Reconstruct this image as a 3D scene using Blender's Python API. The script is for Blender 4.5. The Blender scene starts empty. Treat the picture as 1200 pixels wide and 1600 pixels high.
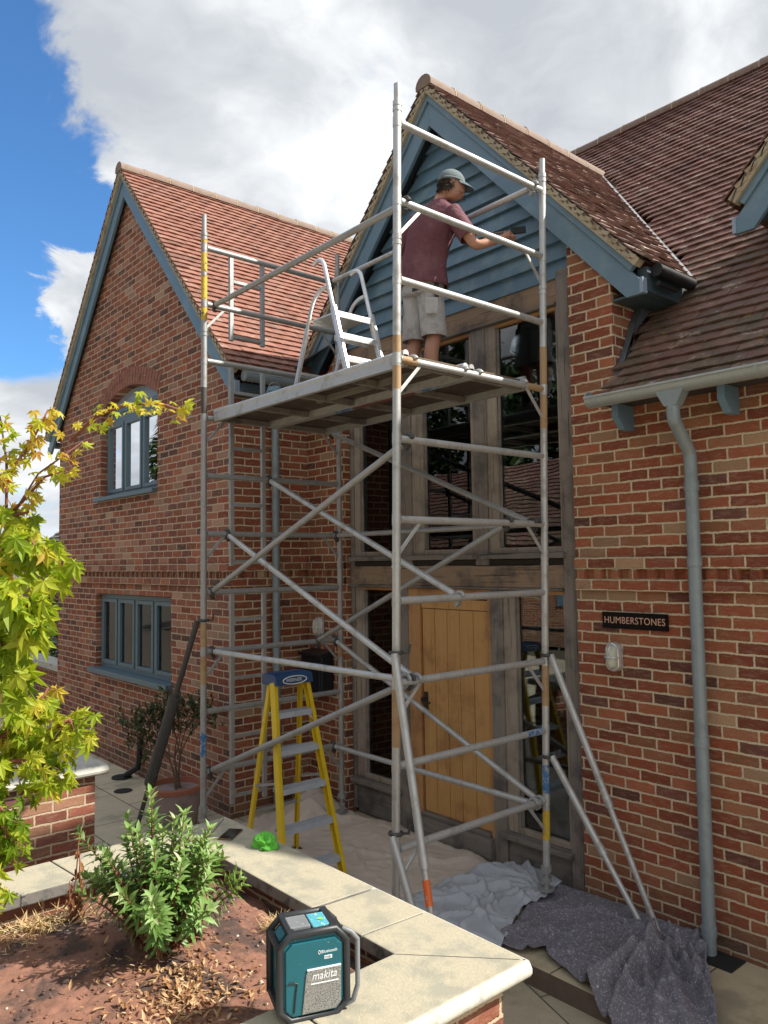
import bpy, bmesh, math, random
from mathutils import Vector, Matrix, noise, geometry
R = math.radians
S = bpy.context.scene
COL = S.collection

# ------------------------------------------------------------------ camera
cam = bpy.data.objects.new("camera", bpy.data.cameras.new("camera"))
COL.objects.link(cam)
cam.data.sensor_fit = 'VERTICAL'; cam.data.sensor_height = 36.0
cam.data.lens = 36.0 * 1223.2 / 1600.0
cam.data.clip_start = 0.05; cam.data.clip_end = 3000
_y, _p, _r = -0.857898, 0.062964, -0.014661
Fv = Vector((math.sin(_y)*math.cos(_p), math.cos(_y)*math.cos(_p), math.sin(_p)))
R0 = Vector((math.cos(_y), -math.sin(_y), 0)); U0 = R0.cross(Fv)
Rv = R0*math.cos(_r) + U0*math.sin(_r); Uv = -R0*math.sin(_r) + U0*math.cos(_r)
M = Matrix((Rv, Uv, -Fv)).transposed().to_4x4(); M.translation = Vector((0, 0, 2.45))
cam.matrix_world = M
S.camera = cam
S.render.resolution_x = 768; S.render.resolution_y = 1024

# ------------------------------------------------------------------ light
SUN = Vector((0.60, 0.50, 0.72)).normalized()
sun = bpy.data.objects.new("sun", bpy.data.lights.new("sun", 'SUN'))
COL.objects.link(sun)
sun.data.energy = 2.3; sun.data.angle = R(0.8); sun.data.color = (1.0, 0.95, 0.86)
sun.rotation_euler = SUN.to_track_quat('Z', 'Y').to_euler(); sun.location = (6, 6, 14)
S.view_settings.view_transform = 'Standard'; S.view_settings.look = 'None'
S.view_settings.exposure = 1.78; S.view_settings.gamma = 1.0

class G:
    """small helper for node trees"""
    def __init__(s, tree): s.t = tree; s.n = tree.nodes; s.l = tree.links
    def node(s, typ, **kw):
        n = s.n.new(typ)
        for k, v in kw.items(): setattr(n, k, v)
        return n
    def put(s, sock, v):
        if v is None: return
        if isinstance(v, bpy.types.NodeSocket): s.l.new(v, sock)
        elif isinstance(v, (tuple, list, Vector)):
            v = tuple(v)
            if sock.type == 'RGBA' and len(v) == 3: v = v + (1,)
            sock.default_value = v
        else:
            if sock.type in ('RGBA',): sock.default_value = (v, v, v, 1)
            elif sock.type == 'VECTOR': sock.default_value = (v, v, v)
            else: sock.default_value = v
    def m(s, op, a, b=None, c=None, clamp=False):
        n = s.node('ShaderNodeMath', operation=op, use_clamp=clamp)
        s.put(n.inputs[0], a); s.put(n.inputs[1], b); s.put(n.inputs[2], c)
        return n.outputs[0]
    def v(s, op, a, b=None, scale=None):
        n = s.node('ShaderNodeVectorMath', operation=op)
        s.put(n.inputs[0], a); s.put(n.inputs[1], b)
        if scale is not None: s.put(n.inputs['Scale'], scale)
        return n.outputs[0]
    def sep(s, a):
        n = s.node('ShaderNodeSeparateXYZ'); s.put(n.inputs[0], a); return n.outputs
    def com(s, x=0, y=0, z=0):
        n = s.node('ShaderNodeCombineXYZ'); s.put(n.inputs[0], x); s.put(n.inputs[1], y); s.put(n.inputs[2], z); return n.outputs[0]
    def noise(s, vec, scale, detail=3, rough=0.55, dist=0.0, col=False):
        n = s.node('ShaderNodeTexNoise'); s.put(n.inputs['Vector'], vec)
        n.inputs['Scale'].default_value = scale; n.inputs['Detail'].default_value = detail
        n.inputs['Roughness'].default_value = rough; n.inputs['Distortion'].default_value = dist
        return n.outputs[1 if col else 0]
    def mix(s, f, a, b, mode='MIX'):
        n = s.node('ShaderNodeMix', data_type='RGBA', blend_type=mode)
        s.put(n.inputs[0], f); s.put(n.inputs[6], a); s.put(n.inputs[7], b); return n.outputs[2]
    def step(s, x, a, b, lo=0.0, hi=1.0):
        n = s.node('ShaderNodeMapRange', interpolation_type='SMOOTHSTEP')
        s.put(n.inputs[0], x); s.put(n.inputs[1], a); s.put(n.inputs[2], b); s.put(n.inputs[3], lo); s.put(n.inputs[4], hi)
        return n.outputs[0]
    def ramp(s, f, stops, interp='LINEAR'):
        n = s.node('ShaderNodeValToRGB'); cr = n.color_ramp; cr.interpolation = interp
        while len(cr.elements) < len(stops): cr.elements.new(0.5)
        for e, (p, c) in zip(cr.elements, stops):
            e.position = p; e.color = (c[0], c[1], c[2], 1) if not isinstance(c, (int, float)) else (c, c, c, 1)
        s.put(n.inputs[0], f); return n.outputs[0]
    def white(s, vec):
        n = s.node('ShaderNodeTexWhiteNoise', noise_dimensions='3D'); s.put(n.inputs['Vector'], vec); return n.outputs[0]
    def pos(s): return s.node('ShaderNodeNewGeometry').outputs['Position']
    def bump(s, h, strength=0.5, dist=0.01, normal=None):
        n = s.node('ShaderNodeBump'); n.inputs['Strength'].default_value = strength; n.inputs['Distance'].default_value = dist
        s.put(n.inputs['Height'], h)
        if normal is not None: s.put(n.inputs['Normal'], normal)
        return n.outputs[0]

# ------------------------------------------------------------------ sky
W = bpy.data.worlds.new("World"); S.world = W; W.use_nodes = True
g = G(W.node_tree); g.n.clear()
sky = g.node('ShaderNodeTexSky'); sky.sky_type = 'NISHITA'; sky.sun_disc = False
sky.sun_elevation = math.asin(SUN.z); sky.sun_rotation = math.atan2(SUN.x, SUN.y)
sky.altitude = 60; sky.dust_density = 0.6; sky.air_density = 1.0; sky.ozone_density = 2.0
d = g.node('ShaderNodeTexCoord').outputs['Generated']
dn = g.v('NORMALIZE', d); dx, dy, dz = g.sep(dn)
k = g.m('DIVIDE', 1.0, g.m('ADD', g.m('MAXIMUM', dz, 0.0), 0.32))
cp = g.com(g.m('MULTIPLY', dx, k), g.m('MULTIPLY', dy, k), 0.35)
warp = g.v('SCALE', g.v('SUBTRACT', g.noise(cp, 2.2, 3, 0.5, col=True), (0.5, 0.5, 0.5)), scale=0.35)
cw = g.v('ADD', cp, warp)
big = g.noise(cw, 1.55, 7, 0.52)
fine = g.noise(cw, 3.4, 8, 0.58)
az = g.m('ARCTAN2', dx, dy)                                   # -pi .. pi, 0 = +Y
edgeN = g.m('MULTIPLY', g.m('SUBTRACT', fine, 0.5), 0.55)
azn = g.m('ADD', az, edgeN)
clear = g.m('MULTIPLY', g.m('MULTIPLY', g.step(azn, R(-66.0), R(-75.0)), g.step(az, R(-150), R(-100))),
            g.m('MULTIPLY', g.step(g.m('ADD', dz, g.m('MULTIPLY', edgeN, 0.25)), 0.195, 0.25), g.step(dz, 0.70, 0.48)))
dens = g.m('SUBTRACT', g.m('ADD', g.m('MULTIPLY', big, 0.58), g.m('MULTIPLY', fine, 0.56)), g.m('MULTIPLY', clear, g.m('ADD', 0.23, g.step(dz, 0.50, 0.38, 0, 0.17))))
cover = g.step(dens, 0.375, 0.52)
shade = g.noise(g.v('ADD', cw, (0.13, 0.31, 0.6)), 1.9, 5, 0.5)
wisps = g.noise(g.v('ADD', cw, (3.1, 0.2, 0.0)), 4.3, 7, 0.58)
lum = g.m('ADD', g.m('MULTIPLY', shade, 0.62), g.m('MULTIPLY', wisps, 0.42))
ccol = g.ramp(lum, [(0.42, (1.70, 1.80, 1.95)), (0.50, (2.1, 2.2, 2.32)), (0.57, (2.8, 2.88, 2.95)), (0.66, (4.1, 4.1, 4.08))])
hue = g.mix(1.0, sky.outputs[0], (0.27, 0.45, 0.60), 'MULTIPLY')
skyc = g.mix(cover, hue, ccol)
low = g.step(dz, 0.0, 0.12)
skyc = g.mix(low, g.mix(0.6, skyc, (2.7, 2.9, 3.15)), skyc)
bg = g.node('ShaderNodeBackground'); bg.inputs[1].default_value = 0.10
g.l.new(skyc, bg.inputs[0]); g.l.new(bg.outputs[0], g.node('ShaderNodeOutputWorld').inputs[0])

# ------------------------------------------------------------------ materials
MATS = {}
def newmat(name):
    m = bpy.data.materials.new(name); m.use_nodes = True; g = G(m.node_tree)
    b = g.n['Principled BSDF']; MATS[name] = m
    return m, g, b
def simple(name, col, rough=0.6, metal=0.0, var=0.15, scale=8.0, bump=0.0, bscale=60.0, spec=None, col2=None, c2scale=3.0, lo=0.5, hi=0.65, bdist=0.004):
    m, g, b = newmat(name)
    p = g.pos()
    n = g.noise(p, scale, 4, 0.6)
    c = g.mix(n, tuple(x*(1-var) for x in col), tuple(min(1, x*(1+var)) for x in col))
    if col2: c = g.mix(g.step(g.noise(p, c2scale, 6, 0.65), lo, hi), c, col2)
    g.put(b.inputs['Base Color'], c)
    b.inputs['Metallic'].default_value = metal
    g.put(b.inputs['Roughness'], g.m('ADD', rough-0.06, g.m('MULTIPLY', n, 0.12)))
    if spec is not None: b.inputs['Specular IOR Level'].default_value = spec
    if bump: g.put(b.inputs['Normal'], g.bump(g.noise(p, bscale, 5, 0.6, 0.6 if bdist > 0.01 else 0.0), bump, bdist))
    return m

def brick_mat(name, stops, mortar=(0.50, 0.40, 0.28), su=0.0):
    m, g, b = newmat(name)
    geo = g.node('ShaderNodeNewGeometry'); P = geo.outputs['Position']; N = geo.outputs['True Normal']
    x, y, z = g.sep(P); nx = g.m('ABSOLUTE', g.sep(N)[0])
    sel = g.m('GREATER_THAN', nx, 0.6)
    wob = g.sep(g.v('SUBTRACT', g.noise(P, 9, 2, 0.5, col=True), (0.5, 0.5, 0.5)))
    edge = g.sep(g.v('SUBTRACT', g.noise(P, 70, 3, 0.6, col=True), (0.5, 0.5, 0.5)))
    u = g.m('ADD', g.m('ADD', x, su), g.m('MULTIPLY', sel, g.m('ADD', g.m('SUBTRACT', y, x), 0.1125)))
    u = g.m('ADD', u, g.m('MULTIPLY', edge[0], 0.014))
    vv = g.m('ADD', g.m('SUBTRACT', z, 0.051), g.m('ADD', g.m('MULTIPLY', wob[1], 0.016), g.m('MULTIPLY', edge[1], 0.010)))
    vv = g.m('DIVIDE', vv, 0.075); row = g.m('FLOOR', vv); fv = g.m('SUBTRACT', vv, row)
    rj = g.white(g.com(row, 3.3, 0))
    uu = g.m('ADD', g.m('DIVIDE', u, 0.225), g.m('ADD', g.m('MULTIPLY', g.m('FLOORED_MODULO', row, 2.0), 0.5), g.m('MULTIPLY', rj, 0.14)))
    colm = g.m('FLOOR', uu); fu = g.m('SUBTRACT', uu, colm)
    du = g.m('MULTIPLY', g.m('MINIMUM', fu, g.m('SUBTRACT', 1.0, fu)), 0.225)
    dv = g.m('MULTIPLY', g.m('MINIMUM', fv, g.m('SUBTRACT', 1.0, fv)), 0.075)
    dd = g.m('ADD', g.m('MINIMUM', du, dv), g.m('MULTIPLY', edge[2], 0.008))
    mask = g.step(dd, 0.0050, 0.0088)
    key = g.com(colm, row, sel)
    w1 = g.white(key); w2 = g.white(g.v('ADD', key, (7.7, 1.3, 5.1)))
    c = g.ramp(w1, stops, 'CONSTANT')
    c = g.mix(g.m('MULTIPLY', w2, 0.5), c, g.mix(0.5, c, (0.30, 0.10, 0.06)))
    w3 = g.white(g.v('ADD', key, (2.7, 9.3, 1.1)))
    c = g.mix(1.0, c, g.ramp(w3, [(0, 0.76), (1, 1.22)]), 'MULTIPLY')
    streak = g.noise(g.v('MULTIPLY', P, (14, 14, 55)), 1.0, 5, 0.65)
    c = g.mix(g.step(streak, 0.46, 0.66, 0, 0.55), c, g.mix(0.55, c, (0.42, 0.27, 0.19)))
    c = g.mix(g.step(g.noise(P, 85, 4, 0.75), 0.52, 0.64, 0, 0.6), c, g.mix(0.6, c, (0.05, 0.03, 0.025)))
    stain = g.noise(P, 1.1, 5, 0.6)
    c = g.mix(g.step(stain, 0.42, 0.7, 0, 0.35), c, g.mix(1.0, c, (0.62, 0.6, 0.6), 'MULTIPLY'))
    mc = g.mix(g.noise(P, 25, 4, 0.6), tuple(v*0.72 for v in mortar), mortar)
    damp = g.m('MULTIPLY', g.step(g.m('ADD', z, g.m('MULTIPLY', g.noise(P, 2.5, 4, 0.6), 0.5)), 0.62, 0.22), 0.55)
    c = g.mix(damp, c, (0.11, 0.075, 0.055)); mc = g.mix(damp, mc, (0.22, 0.18, 0.13))
    blot = g.step(g.noise(P, 3.3, 6, 0.7), 0.56, 0.66, 0, 0.35); mc = g.mix(blot, mc, tuple(v*0.45 for v in mortar))
    g.put(b.inputs['Base Color'], g.mix(mask, mc, c))
    g.put(b.inputs['Roughness'], 0.88); b.inputs['Specular IOR Level'].default_value = 0.25
    h = g.m('ADD', g.m('MULTIPLY', mask, 1.0), g.m('ADD', g.m('MULTIPLY', g.noise(P, 90, 4, 0.65), 0.55), g.m('MULTIPLY', g.m('MULTIPLY', w2, mask), 0.5)))
    g.put(b.inputs['Normal'], g.bump(h, 0.85, 0.007))
    return m
brick_mat('brick', [(0, (0.275, 0.077, 0.038)), (0.28, (0.336, 0.107, 0.052)), (0.50, (0.226, 0.066, 0.037)), (0.66, (0.330, 0.141, 0.074)), (0.84, (0.138, 0.059, 0.045)), (0.885, (0.396, 0.254, 0.151)), (0.94, (0.319, 0.130, 0.067))], mortar=(0.726, 0.588, 0.403))
brick_mat('brick_left', [(0, (0.259, 0.081, 0.045)), (0.26, (0.314, 0.113, 0.065)), (0.46, (0.193, 0.070, 0.052)), (0.64, (0.319, 0.164, 0.112)), (0.79, (0.110, 0.059, 0.049)), (0.87, (0.363, 0.237, 0.174)), (0.94, (0.198, 0.081, 0.065))], mortar=(0.60, 0.46, 0.33), su=0.06)
brick_mat('brick_garden', [(0, (0.237, 0.079, 0.054)), (0.3, (0.165, 0.066, 0.054)), (0.55, (0.297, 0.107, 0.065)), (0.78, (0.110, 0.056, 0.056)), (0.92, (0.319, 0.169, 0.106))], mortar=(0.58, 0.45, 0.31), su=0.11)

def tile_mat(name, stops, moss=0.0, lichen=0.0):
    m, g, b = newmat(name)
    P = g.pos(); a = g.node('ShaderNodeAttribute'); a.attribute_name = 'rnd'; f = a.outputs['Fac']
    c = g.ramp(f, stops)
    c = g.mix(g.noise(P, 30, 5, 0.65), g.mix(1.0, c, (0.72, 0.7, 0.7), 'MULTIPLY'), g.mix(1.0, c, (1.2, 1.15, 1.1), 'MULTIPLY'))
    c = g.mix(g.step(g.noise(P, 1.2, 5, 0.6), 0.46, 0.68, 0, 0.45), c, g.mix(1.0, c, (0.55, 0.52, 0.5), 'MULTIPLY'))
    if lichen:
        l = g.m('MULTIPLY', g.step(g.noise(g.v('MULTIPLY', P, (1.0, 1.0, 1.7)), 7, 6, 0.7), 0.565, 0.66), g.step(g.noise(P, 1.7, 3, 0.6), 0.40, 0.54))
        c = g.mix(g.m('MULTIPLY', l, lichen), c, (0.50, 0.46, 0.40))
    if moss:
        z = g.sep(P)[2]
        l = g.m('MULTIPLY', g.step(g.noise(P, 6.5, 6, 0.75), 0.42, 0.56), g.m('MULTIPLY', g.step(z, 5.1, 4.4), g.step(g.noise(P, 1.3, 3, 0.5), 0.34, 0.48)))
        c = g.mix(g.m('MULTIPLY', l, moss), c, g.mix(g.noise(P, 40, 4, 0.6), (0.035, 0.028, 0.02), (0.17, 0.13, 0.075)))
        y = g.m('MULTIPLY', g.step(g.noise(g.v('ADD', P, (3, 1, 2)), 11, 4, 0.6), 0.60, 0.66), g.step(z, 4.3, 3.9))
        c = g.mix(g.m('MULTIPLY', y, 0.4), c, (0.33, 0.24, 0.08))
    g.put(b.inputs['Base Color'], c); b.inputs['Roughness'].default_value = 0.72
    b.inputs['Specular IOR Level'].default_value = 0.45
    g.put(b.inputs['Normal'], g.bump(g.noise(P, 70, 5, 0.65), 0.5, 0.004))
    return m
tile_mat('tile_red', [(0, (0.23, 0.100, 0.070)), (0.3, (0.28, 0.125, 0.088)), (0.7, (0.31, 0.150, 0.110)), (0.93, (0.25, 0.125, 0.095)), (1, (0.17, 0.085, 0.062))], lichen=0.35)
tile_mat('tile_brown', [(0, (0.17, 0.085, 0.07)), (0.4, (0.215, 0.11, 0.088)), (0.8, (0.25, 0.145, 0.12)), (1, (0.13, 0.07, 0.06))], moss=0.85, lichen=0.75)
tile_mat('tile_porch', [(0, (0.17, 0.105, 0.09)), (0.4, (0.23, 0.14, 0.12)), (0.8, (0.30, 0.21, 0.18)), (1, (0.12, 0.075, 0.065))], lichen=0.8)
simple('ridge_clay', (0.23, 0.165, 0.13), 0.8, var=0.25, scale=6, bump=0.4, col2=(0.20, 0.13, 0.09), c2scale=9)
simple('verge_mortar', (0.42, 0.355, 0.25), 0.9, var=0.25, scale=7, bump=0.6, bscale=45, col2=(0.30, 0.22, 0.14), c2scale=6)
simple('undercloak', (0.10, 0.08, 0.07), 0.9)
simple('blue_paint', (0.135, 0.22, 0.29), 0.45, var=0.10, scale=5, bump=0.12, bscale=35, col2=(0.17, 0.26, 0.325), c2scale=4)
simple('blue_cladding', (0.105, 0.19, 0.26), 0.5, var=0.2, scale=3.5, bump=0.2, bscale=30, col2=(0.155, 0.245, 0.295), c2scale=5)
simple('blue_pale_sunlit', (0.26, 0.33, 0.42), 0.5, var=0.1)  # the arched panel's own pale blue, and sunlight painted on bargeboard ends
simple('window_paint', (0.105, 0.16, 0.195), 0.45, var=0.10, scale=5, bump=0.12, bscale=35)
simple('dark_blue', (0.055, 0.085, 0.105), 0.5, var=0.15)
def wood_mat(name, c1, c2, c3, rough=0.8, axis=2, crack=0.8):
    m, g, b = newmat(name); P = g.pos()
    st = [30, 30, 30]; st[axis] = 1.6
    gr = g.noise(g.v('MULTIPLY', P, tuple(st)), 1.0, 6, 0.68, 0.3)
    c = g.mix(gr, c1, c2)
    c = g.mix(g.step(g.noise(P, 3.1, 5, 0.65), 0.45, 0.68), c, c3)
    st2 = [75, 75, 75]; st2[axis] = 1.3
    cr = g.step(g.noise(g.v('MULTIPLY', P, tuple(st2)), 1.0, 3, 0.6), 0.60, 0.67)
    c = g.mix(g.m('MULTIPLY', cr, crack), c, tuple(v*0.18 for v in c1))
    g.put(b.inputs['Base Color'], c); b.inputs['Roughness'].default_value = rough
    g.put(b.inputs['Normal'], g.bump(g.m('SUBTRACT', gr, cr), 0.5, 0.004))
    return m
wood_mat('oak_grey', (0.17, 0.145, 0.125), (0.32, 0.28, 0.245), (0.12, 0.105, 0.098))
wood_mat('oak_beam', (0.20, 0.13, 0.085), (0.43, 0.31, 0.21), (0.11, 0.09, 0.08), axis=0, crack=1.0)
wood_mat('oak_pale', (0.27, 0.22, 0.175), (0.42, 0.36, 0.29), (0.21, 0.17, 0.135))
wood_mat('oak_warm', (0.44, 0.22, 0.085), (0.58, 0.32, 0.13), (0.35, 0.17, 0.075), 0.6, crack=0.3)
wood_mat('oak_door', (0.50, 0.26, 0.085), (0.64, 0.37, 0.14), (0.42, 0.21, 0.075), 0.55, crack=0.35)
wood_mat('oak_sill', (0.15, 0.13, 0.115), (0.27, 0.24, 0.21), (0.10, 0.09, 0.085), axis=0)
simple('groove', (0.10, 0.045, 0.015), 0.8)
simple('black_plastic', (0.012, 0.013, 0.015), 0.4)
simple('postbox_black', (0.010, 0.014, 0.022), 0.32, bump=0.1)
simple('iron_black', (0.02, 0.02, 0.022), 0.5)
simple('cast_dark', (0.015, 0.015, 0.015), 0.7)
def metal_mat(name, col, rough=0.42, dirt=(0.25, 0.22, 0.19), amount=0.6, metal=0.85, lo=0.48, hi=0.68):
    m, g, b = newmat(name); P = g.pos()
    n = g.noise(P, 22, 6, 0.7); s = g.noise(g.v('MULTIPLY', P, (60, 60, 9)), 1.0, 4, 0.6)
    c = g.mix(n, tuple(v*0.78 for v in col), col)
    dm = g.m('MULTIPLY', g.step(g.noise(P, 7, 6, 0.7), lo, hi), amount)
    c = g.mix(dm, c, dirt); c = g.mix(g.step(s, 0.60, 0.75, 0, 0.4), c, tuple(v*0.45 for v in col))
    c = g.mix(g.step(g.noise(P, 140, 2, 0.5), 0.70, 0.74, 0, 0.7), c, (0.75, 0.75, 0.72))
    g.put(b.inputs['Base Color'], c); g.put(b.inputs['Metallic'], g.m('MULTIPLY', metal, g.m('SUBTRACT', 1.0, g.m('MULTIPLY', dm, 0.8))))
    g.put(b.inputs['Roughness'], g.m('ADD', rough-0.08, g.m('MULTIPLY', n, 0.25)))
    g.put(b.inputs['Normal'], g.bump(g.noise(P, 130, 4, 0.6), 0.15, 0.002))
    return m
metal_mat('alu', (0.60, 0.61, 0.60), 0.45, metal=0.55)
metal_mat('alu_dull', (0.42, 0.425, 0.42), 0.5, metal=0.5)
metal_mat('alu_bright', (0.80, 0.81, 0.81), 0.32, amount=0.3, metal=0.7)
metal_mat('alu_step', (0.62, 0.68, 0.76), 0.45, amount=0.25, metal=0.4)
metal_mat('steel_dark', (0.10, 0.095, 0.09), 0.6, (0.06, 0.04, 0.03), 0.6, 0.5)
metal_mat('rusty', (0.47, 0.31, 0.17), 0.7, (0.26, 0.13, 0.06), 0.6, 0.1)
metal_mat('galv', (0.30, 0.355, 0.38), 0.45, (0.16, 0.185, 0.195), 0.5, 0.25)
metal_mat('gutter_metal', (0.40, 0.44, 0.445), 0.42, (0.25, 0.26, 0.235), 0.5, 0.35)
metal_mat('lead', (0.13, 0.15, 0.17), 0.5, (0.09, 0.10, 0.11), 0.5, 0.3)
metal_mat('lead_bright', (0.36, 0.36, 0.37), 0.5, (0.3, 0.3, 0.3), 0.5, 0.3)
simple('yellow_tape', (0.62, 0.42, 0.04), 0.5, col2=(0.14, 0.12, 0.07), c2scale=28, lo=0.56, hi=0.62)
simple('blue_tape', (0.04, 0.15, 0.36), 0.5, col2=(0.34, 0.36, 0.38), c2scale=25, lo=0.47, hi=0.55)
simple('orange_tape', (0.75, 0.16, 0.04), 0.5, col2=(0.7, 0.5, 0.4), c2scale=30, lo=0.62, hi=0.66)
simple('green_tape', (0.10, 0.22, 0.13), 0.6)
simple('red_paint', (0.17, 0.045, 0.035), 0.6, col2=(0.12, 0.09, 0.08), c2scale=14)
simple('plywood_dark', (0.055, 0.040, 0.030), 0.75, var=0.3, scale=4, col2=(0.10, 0.075, 0.055), c2scale=7)
simple('deck_top', (0.16, 0.11, 0.07), 0.8)
simple('frp_yellow', (0.72, 0.50, 0.015), 0.38, var=0.10, bump=0.05, col2=(0.45, 0.33, 0.05), c2scale=30, lo=0.62, hi=0.68)
simple('cap_blue', (0.018, 0.065, 0.17), 0.45, col2=(0.6, 0.65, 0.7), c2scale=50, lo=0.70, hi=0.72)
simple('white_print', (0.75, 0.77, 0.78), 0.5)
simple('print_dark', (0.02, 0.06, 0.14), 0.5)
simple('copper_print', (0.62, 0.36, 0.26), 0.4)
simple('sign_black', (0.004, 0.004, 0.005), 0.35, spec=0.15)
simple('lamp_glass', (0.55, 0.55, 0.45), 0.25)
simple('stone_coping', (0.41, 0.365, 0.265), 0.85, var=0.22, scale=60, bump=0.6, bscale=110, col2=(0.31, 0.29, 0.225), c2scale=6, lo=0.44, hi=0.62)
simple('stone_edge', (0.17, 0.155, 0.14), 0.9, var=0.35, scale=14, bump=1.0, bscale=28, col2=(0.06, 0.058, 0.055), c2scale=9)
simple('stone_rim', (0.50, 0.485, 0.43), 0.85, var=0.12, bump=0.4, bscale=60, col2=(0.36, 0.35, 0.30), c2scale=9)
simple('soil', (0.235, 0.112, 0.074), 0.95, var=0.5, scale=26, bump=1.0, bscale=50, col2=(0.075, 0.045, 0.036), c2scale=4.5, lo=0.47, hi=0.60)
simple('straw', (0.52, 0.37, 0.20), 0.8, var=0.3, scale=30)
simple('dry_leaf', (0.34, 0.16, 0.085), 0.8, var=0.5, scale=25, col2=(0.55, 0.40, 0.24), c2scale=18)
simple('dead_plant', (0.22, 0.09, 0.04), 0.85, var=0.4, scale=25)
simple('pebble', (0.45, 0.40, 0.34), 0.8, var=0.3, scale=20)
simple('terracotta', (0.36, 0.13, 0.08), 0.8, var=0.15, bump=0.2)
simple('pot_wash', (0.33, 0.25, 0.24), 0.85, var=0.15, scale=4, bump=0.3, col2=(0.22, 0.17, 0.165), c2scale=4)
simple('bark', (0.16, 0.11, 0.075), 0.9, var=0.3, scale=20, bump=0.6)
simple('bark_red', (0.22, 0.075, 0.05), 0.8, var=0.3, scale=20, bump=0.3)
simple('phone_glass', (0.008, 0.009, 0.011), 0.06, spec=0.6)
simple('phone_edge', (0.25, 0.19, 0.13), 0.3, metal=0.8)
simple('cloth_green', (0.13, 0.50, 0.055), 0.85, var=0.2, scale=30, bump=0.4, bscale=150)
simple('radio_black', (0.022, 0.024, 0.027), 0.45, bump=0.1, col2=(0.45, 0.47, 0.48), c2scale=70, lo=0.70, hi=0.73)
simple('radio_grey', (0.19, 0.20, 0.21), 0.5, var=0.2, col2=(0.5, 0.52, 0.52), c2scale=45, lo=0.6, hi=0.7)
simple('radio_teal', (0.006, 0.105, 0.135), 0.38, var=0.2, col2=(0.12, 0.26, 0.30), c2scale=60, lo=0.66, hi=0.69)
simple('radio_screen', (0.10, 0.36, 0.44), 0.3, var=0.3, scale=60, col2=(0.55, 0.7, 0.75), c2scale=80, lo=0.58, hi=0.62)
simple('lime', (0.30, 0.72, 0.06), 0.5)
def speaker_mat():
    m, g, b = newmat('grille'); P = g.pos()
    vo = g.node('ShaderNodeTexVoronoi'); vo.inputs['Scale'].default_value = 330; g.put(vo.inputs['Vector'], P)
    f = g.step(vo.outputs['Distance'], 0.30, 0.45)
    g.put(b.inputs['Base Color'], g.mix(f, (0.03, 0.03, 0.03), (0.36, 0.36, 0.35))); b.inputs['Metallic'].default_value = 0.5; b.inputs['Roughness'].default_value = 0.4
speaker_mat()
simple('skin', (0.47, 0.235, 0.155), 0.55, var=0.12, scale=12, bump=0.1)
simple('hair', (0.035, 0.020, 0.013), 0.7, var=0.4, scale=60, bump=0.8, bscale=120)
simple('shirt', (0.15, 0.055, 0.072), 0.9, var=0.22, scale=7, bump=0.85, bscale=8, bdist=0.035, col2=(0.185, 0.085, 0.098), c2scale=6)
simple('shorts', (0.46, 0.445, 0.44), 0.9, var=0.12, scale=9, bump=0.85, bscale=11, bdist=0.030, col2=(0.36, 0.34, 0.33), c2scale=12)
simple('shorts_dark', (0.035, 0.035, 0.04), 0.9)
simple('cap_cloth', (0.15, 0.185, 0.195), 0.9, var=0.3, scale=25, bump=0.5, bscale=70)
simple('cap_brim', (0.11, 0.15, 0.17), 0.9, var=0.2, scale=20)
simple('boot', (0.10, 0.065, 0.04), 0.8)
simple('brush_dark', (0.012, 0.018, 0.022), 0.7)
simple('tin_blue', (0.12, 0.24, 0.30), 0.4, col2=(0.03, 0.06, 0.08), c2scale=25)
simple('plaster', (0.48, 0.46, 0.36), 0.9)
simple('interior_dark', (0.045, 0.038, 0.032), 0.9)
simple('vase', (0.30, 0.36, 0.32), 0.3, var=0.4, scale=50)
simple('flower', (0.6, 0.6, 0.5), 0.7)
simple('wire', (0.12, 0.12, 0.12), 0.6)
def glass_mat(name, tint=(0.6, 0.65, 0.65), refl=0.02):
    m, g, b = newmat(name); g.n.remove(b)
    out = g.n['Material Output']
    fr = g.node('ShaderNodeFresnel'); fr.inputs[0].default_value = 1.5
    gl = g.node('ShaderNodeBsdfGlossy'); gl.inputs['Roughness'].default_value = 0.01; gl.inputs['Color'].default_value = (0.95, 0.97, 1, 1)
    tr = g.node('ShaderNodeBsdfTransparent'); tr.inputs[0].default_value = tint + (1,)
    bn = g.bump(g.noise(g.pos(), 2.2, 2, 0.5), 0.10, 0.01); g.put(gl.inputs['Normal'], bn)
    mx = g.node('ShaderNodeMixShader'); g.put(mx.inputs[0], g.m('ADD', g.m('MULTIPLY', fr.outputs[0], 1.15), refl, clamp=True))
    g.l.new(tr.outputs[0], mx.inputs[1]); g.l.new(gl.outputs[0], mx.inputs[2]); g.l.new(mx.outputs[0], out.inputs[0])
glass_mat('glass'); glass_mat('glass_sky', (0.30, 0.33, 0.35), 0.72)
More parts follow.
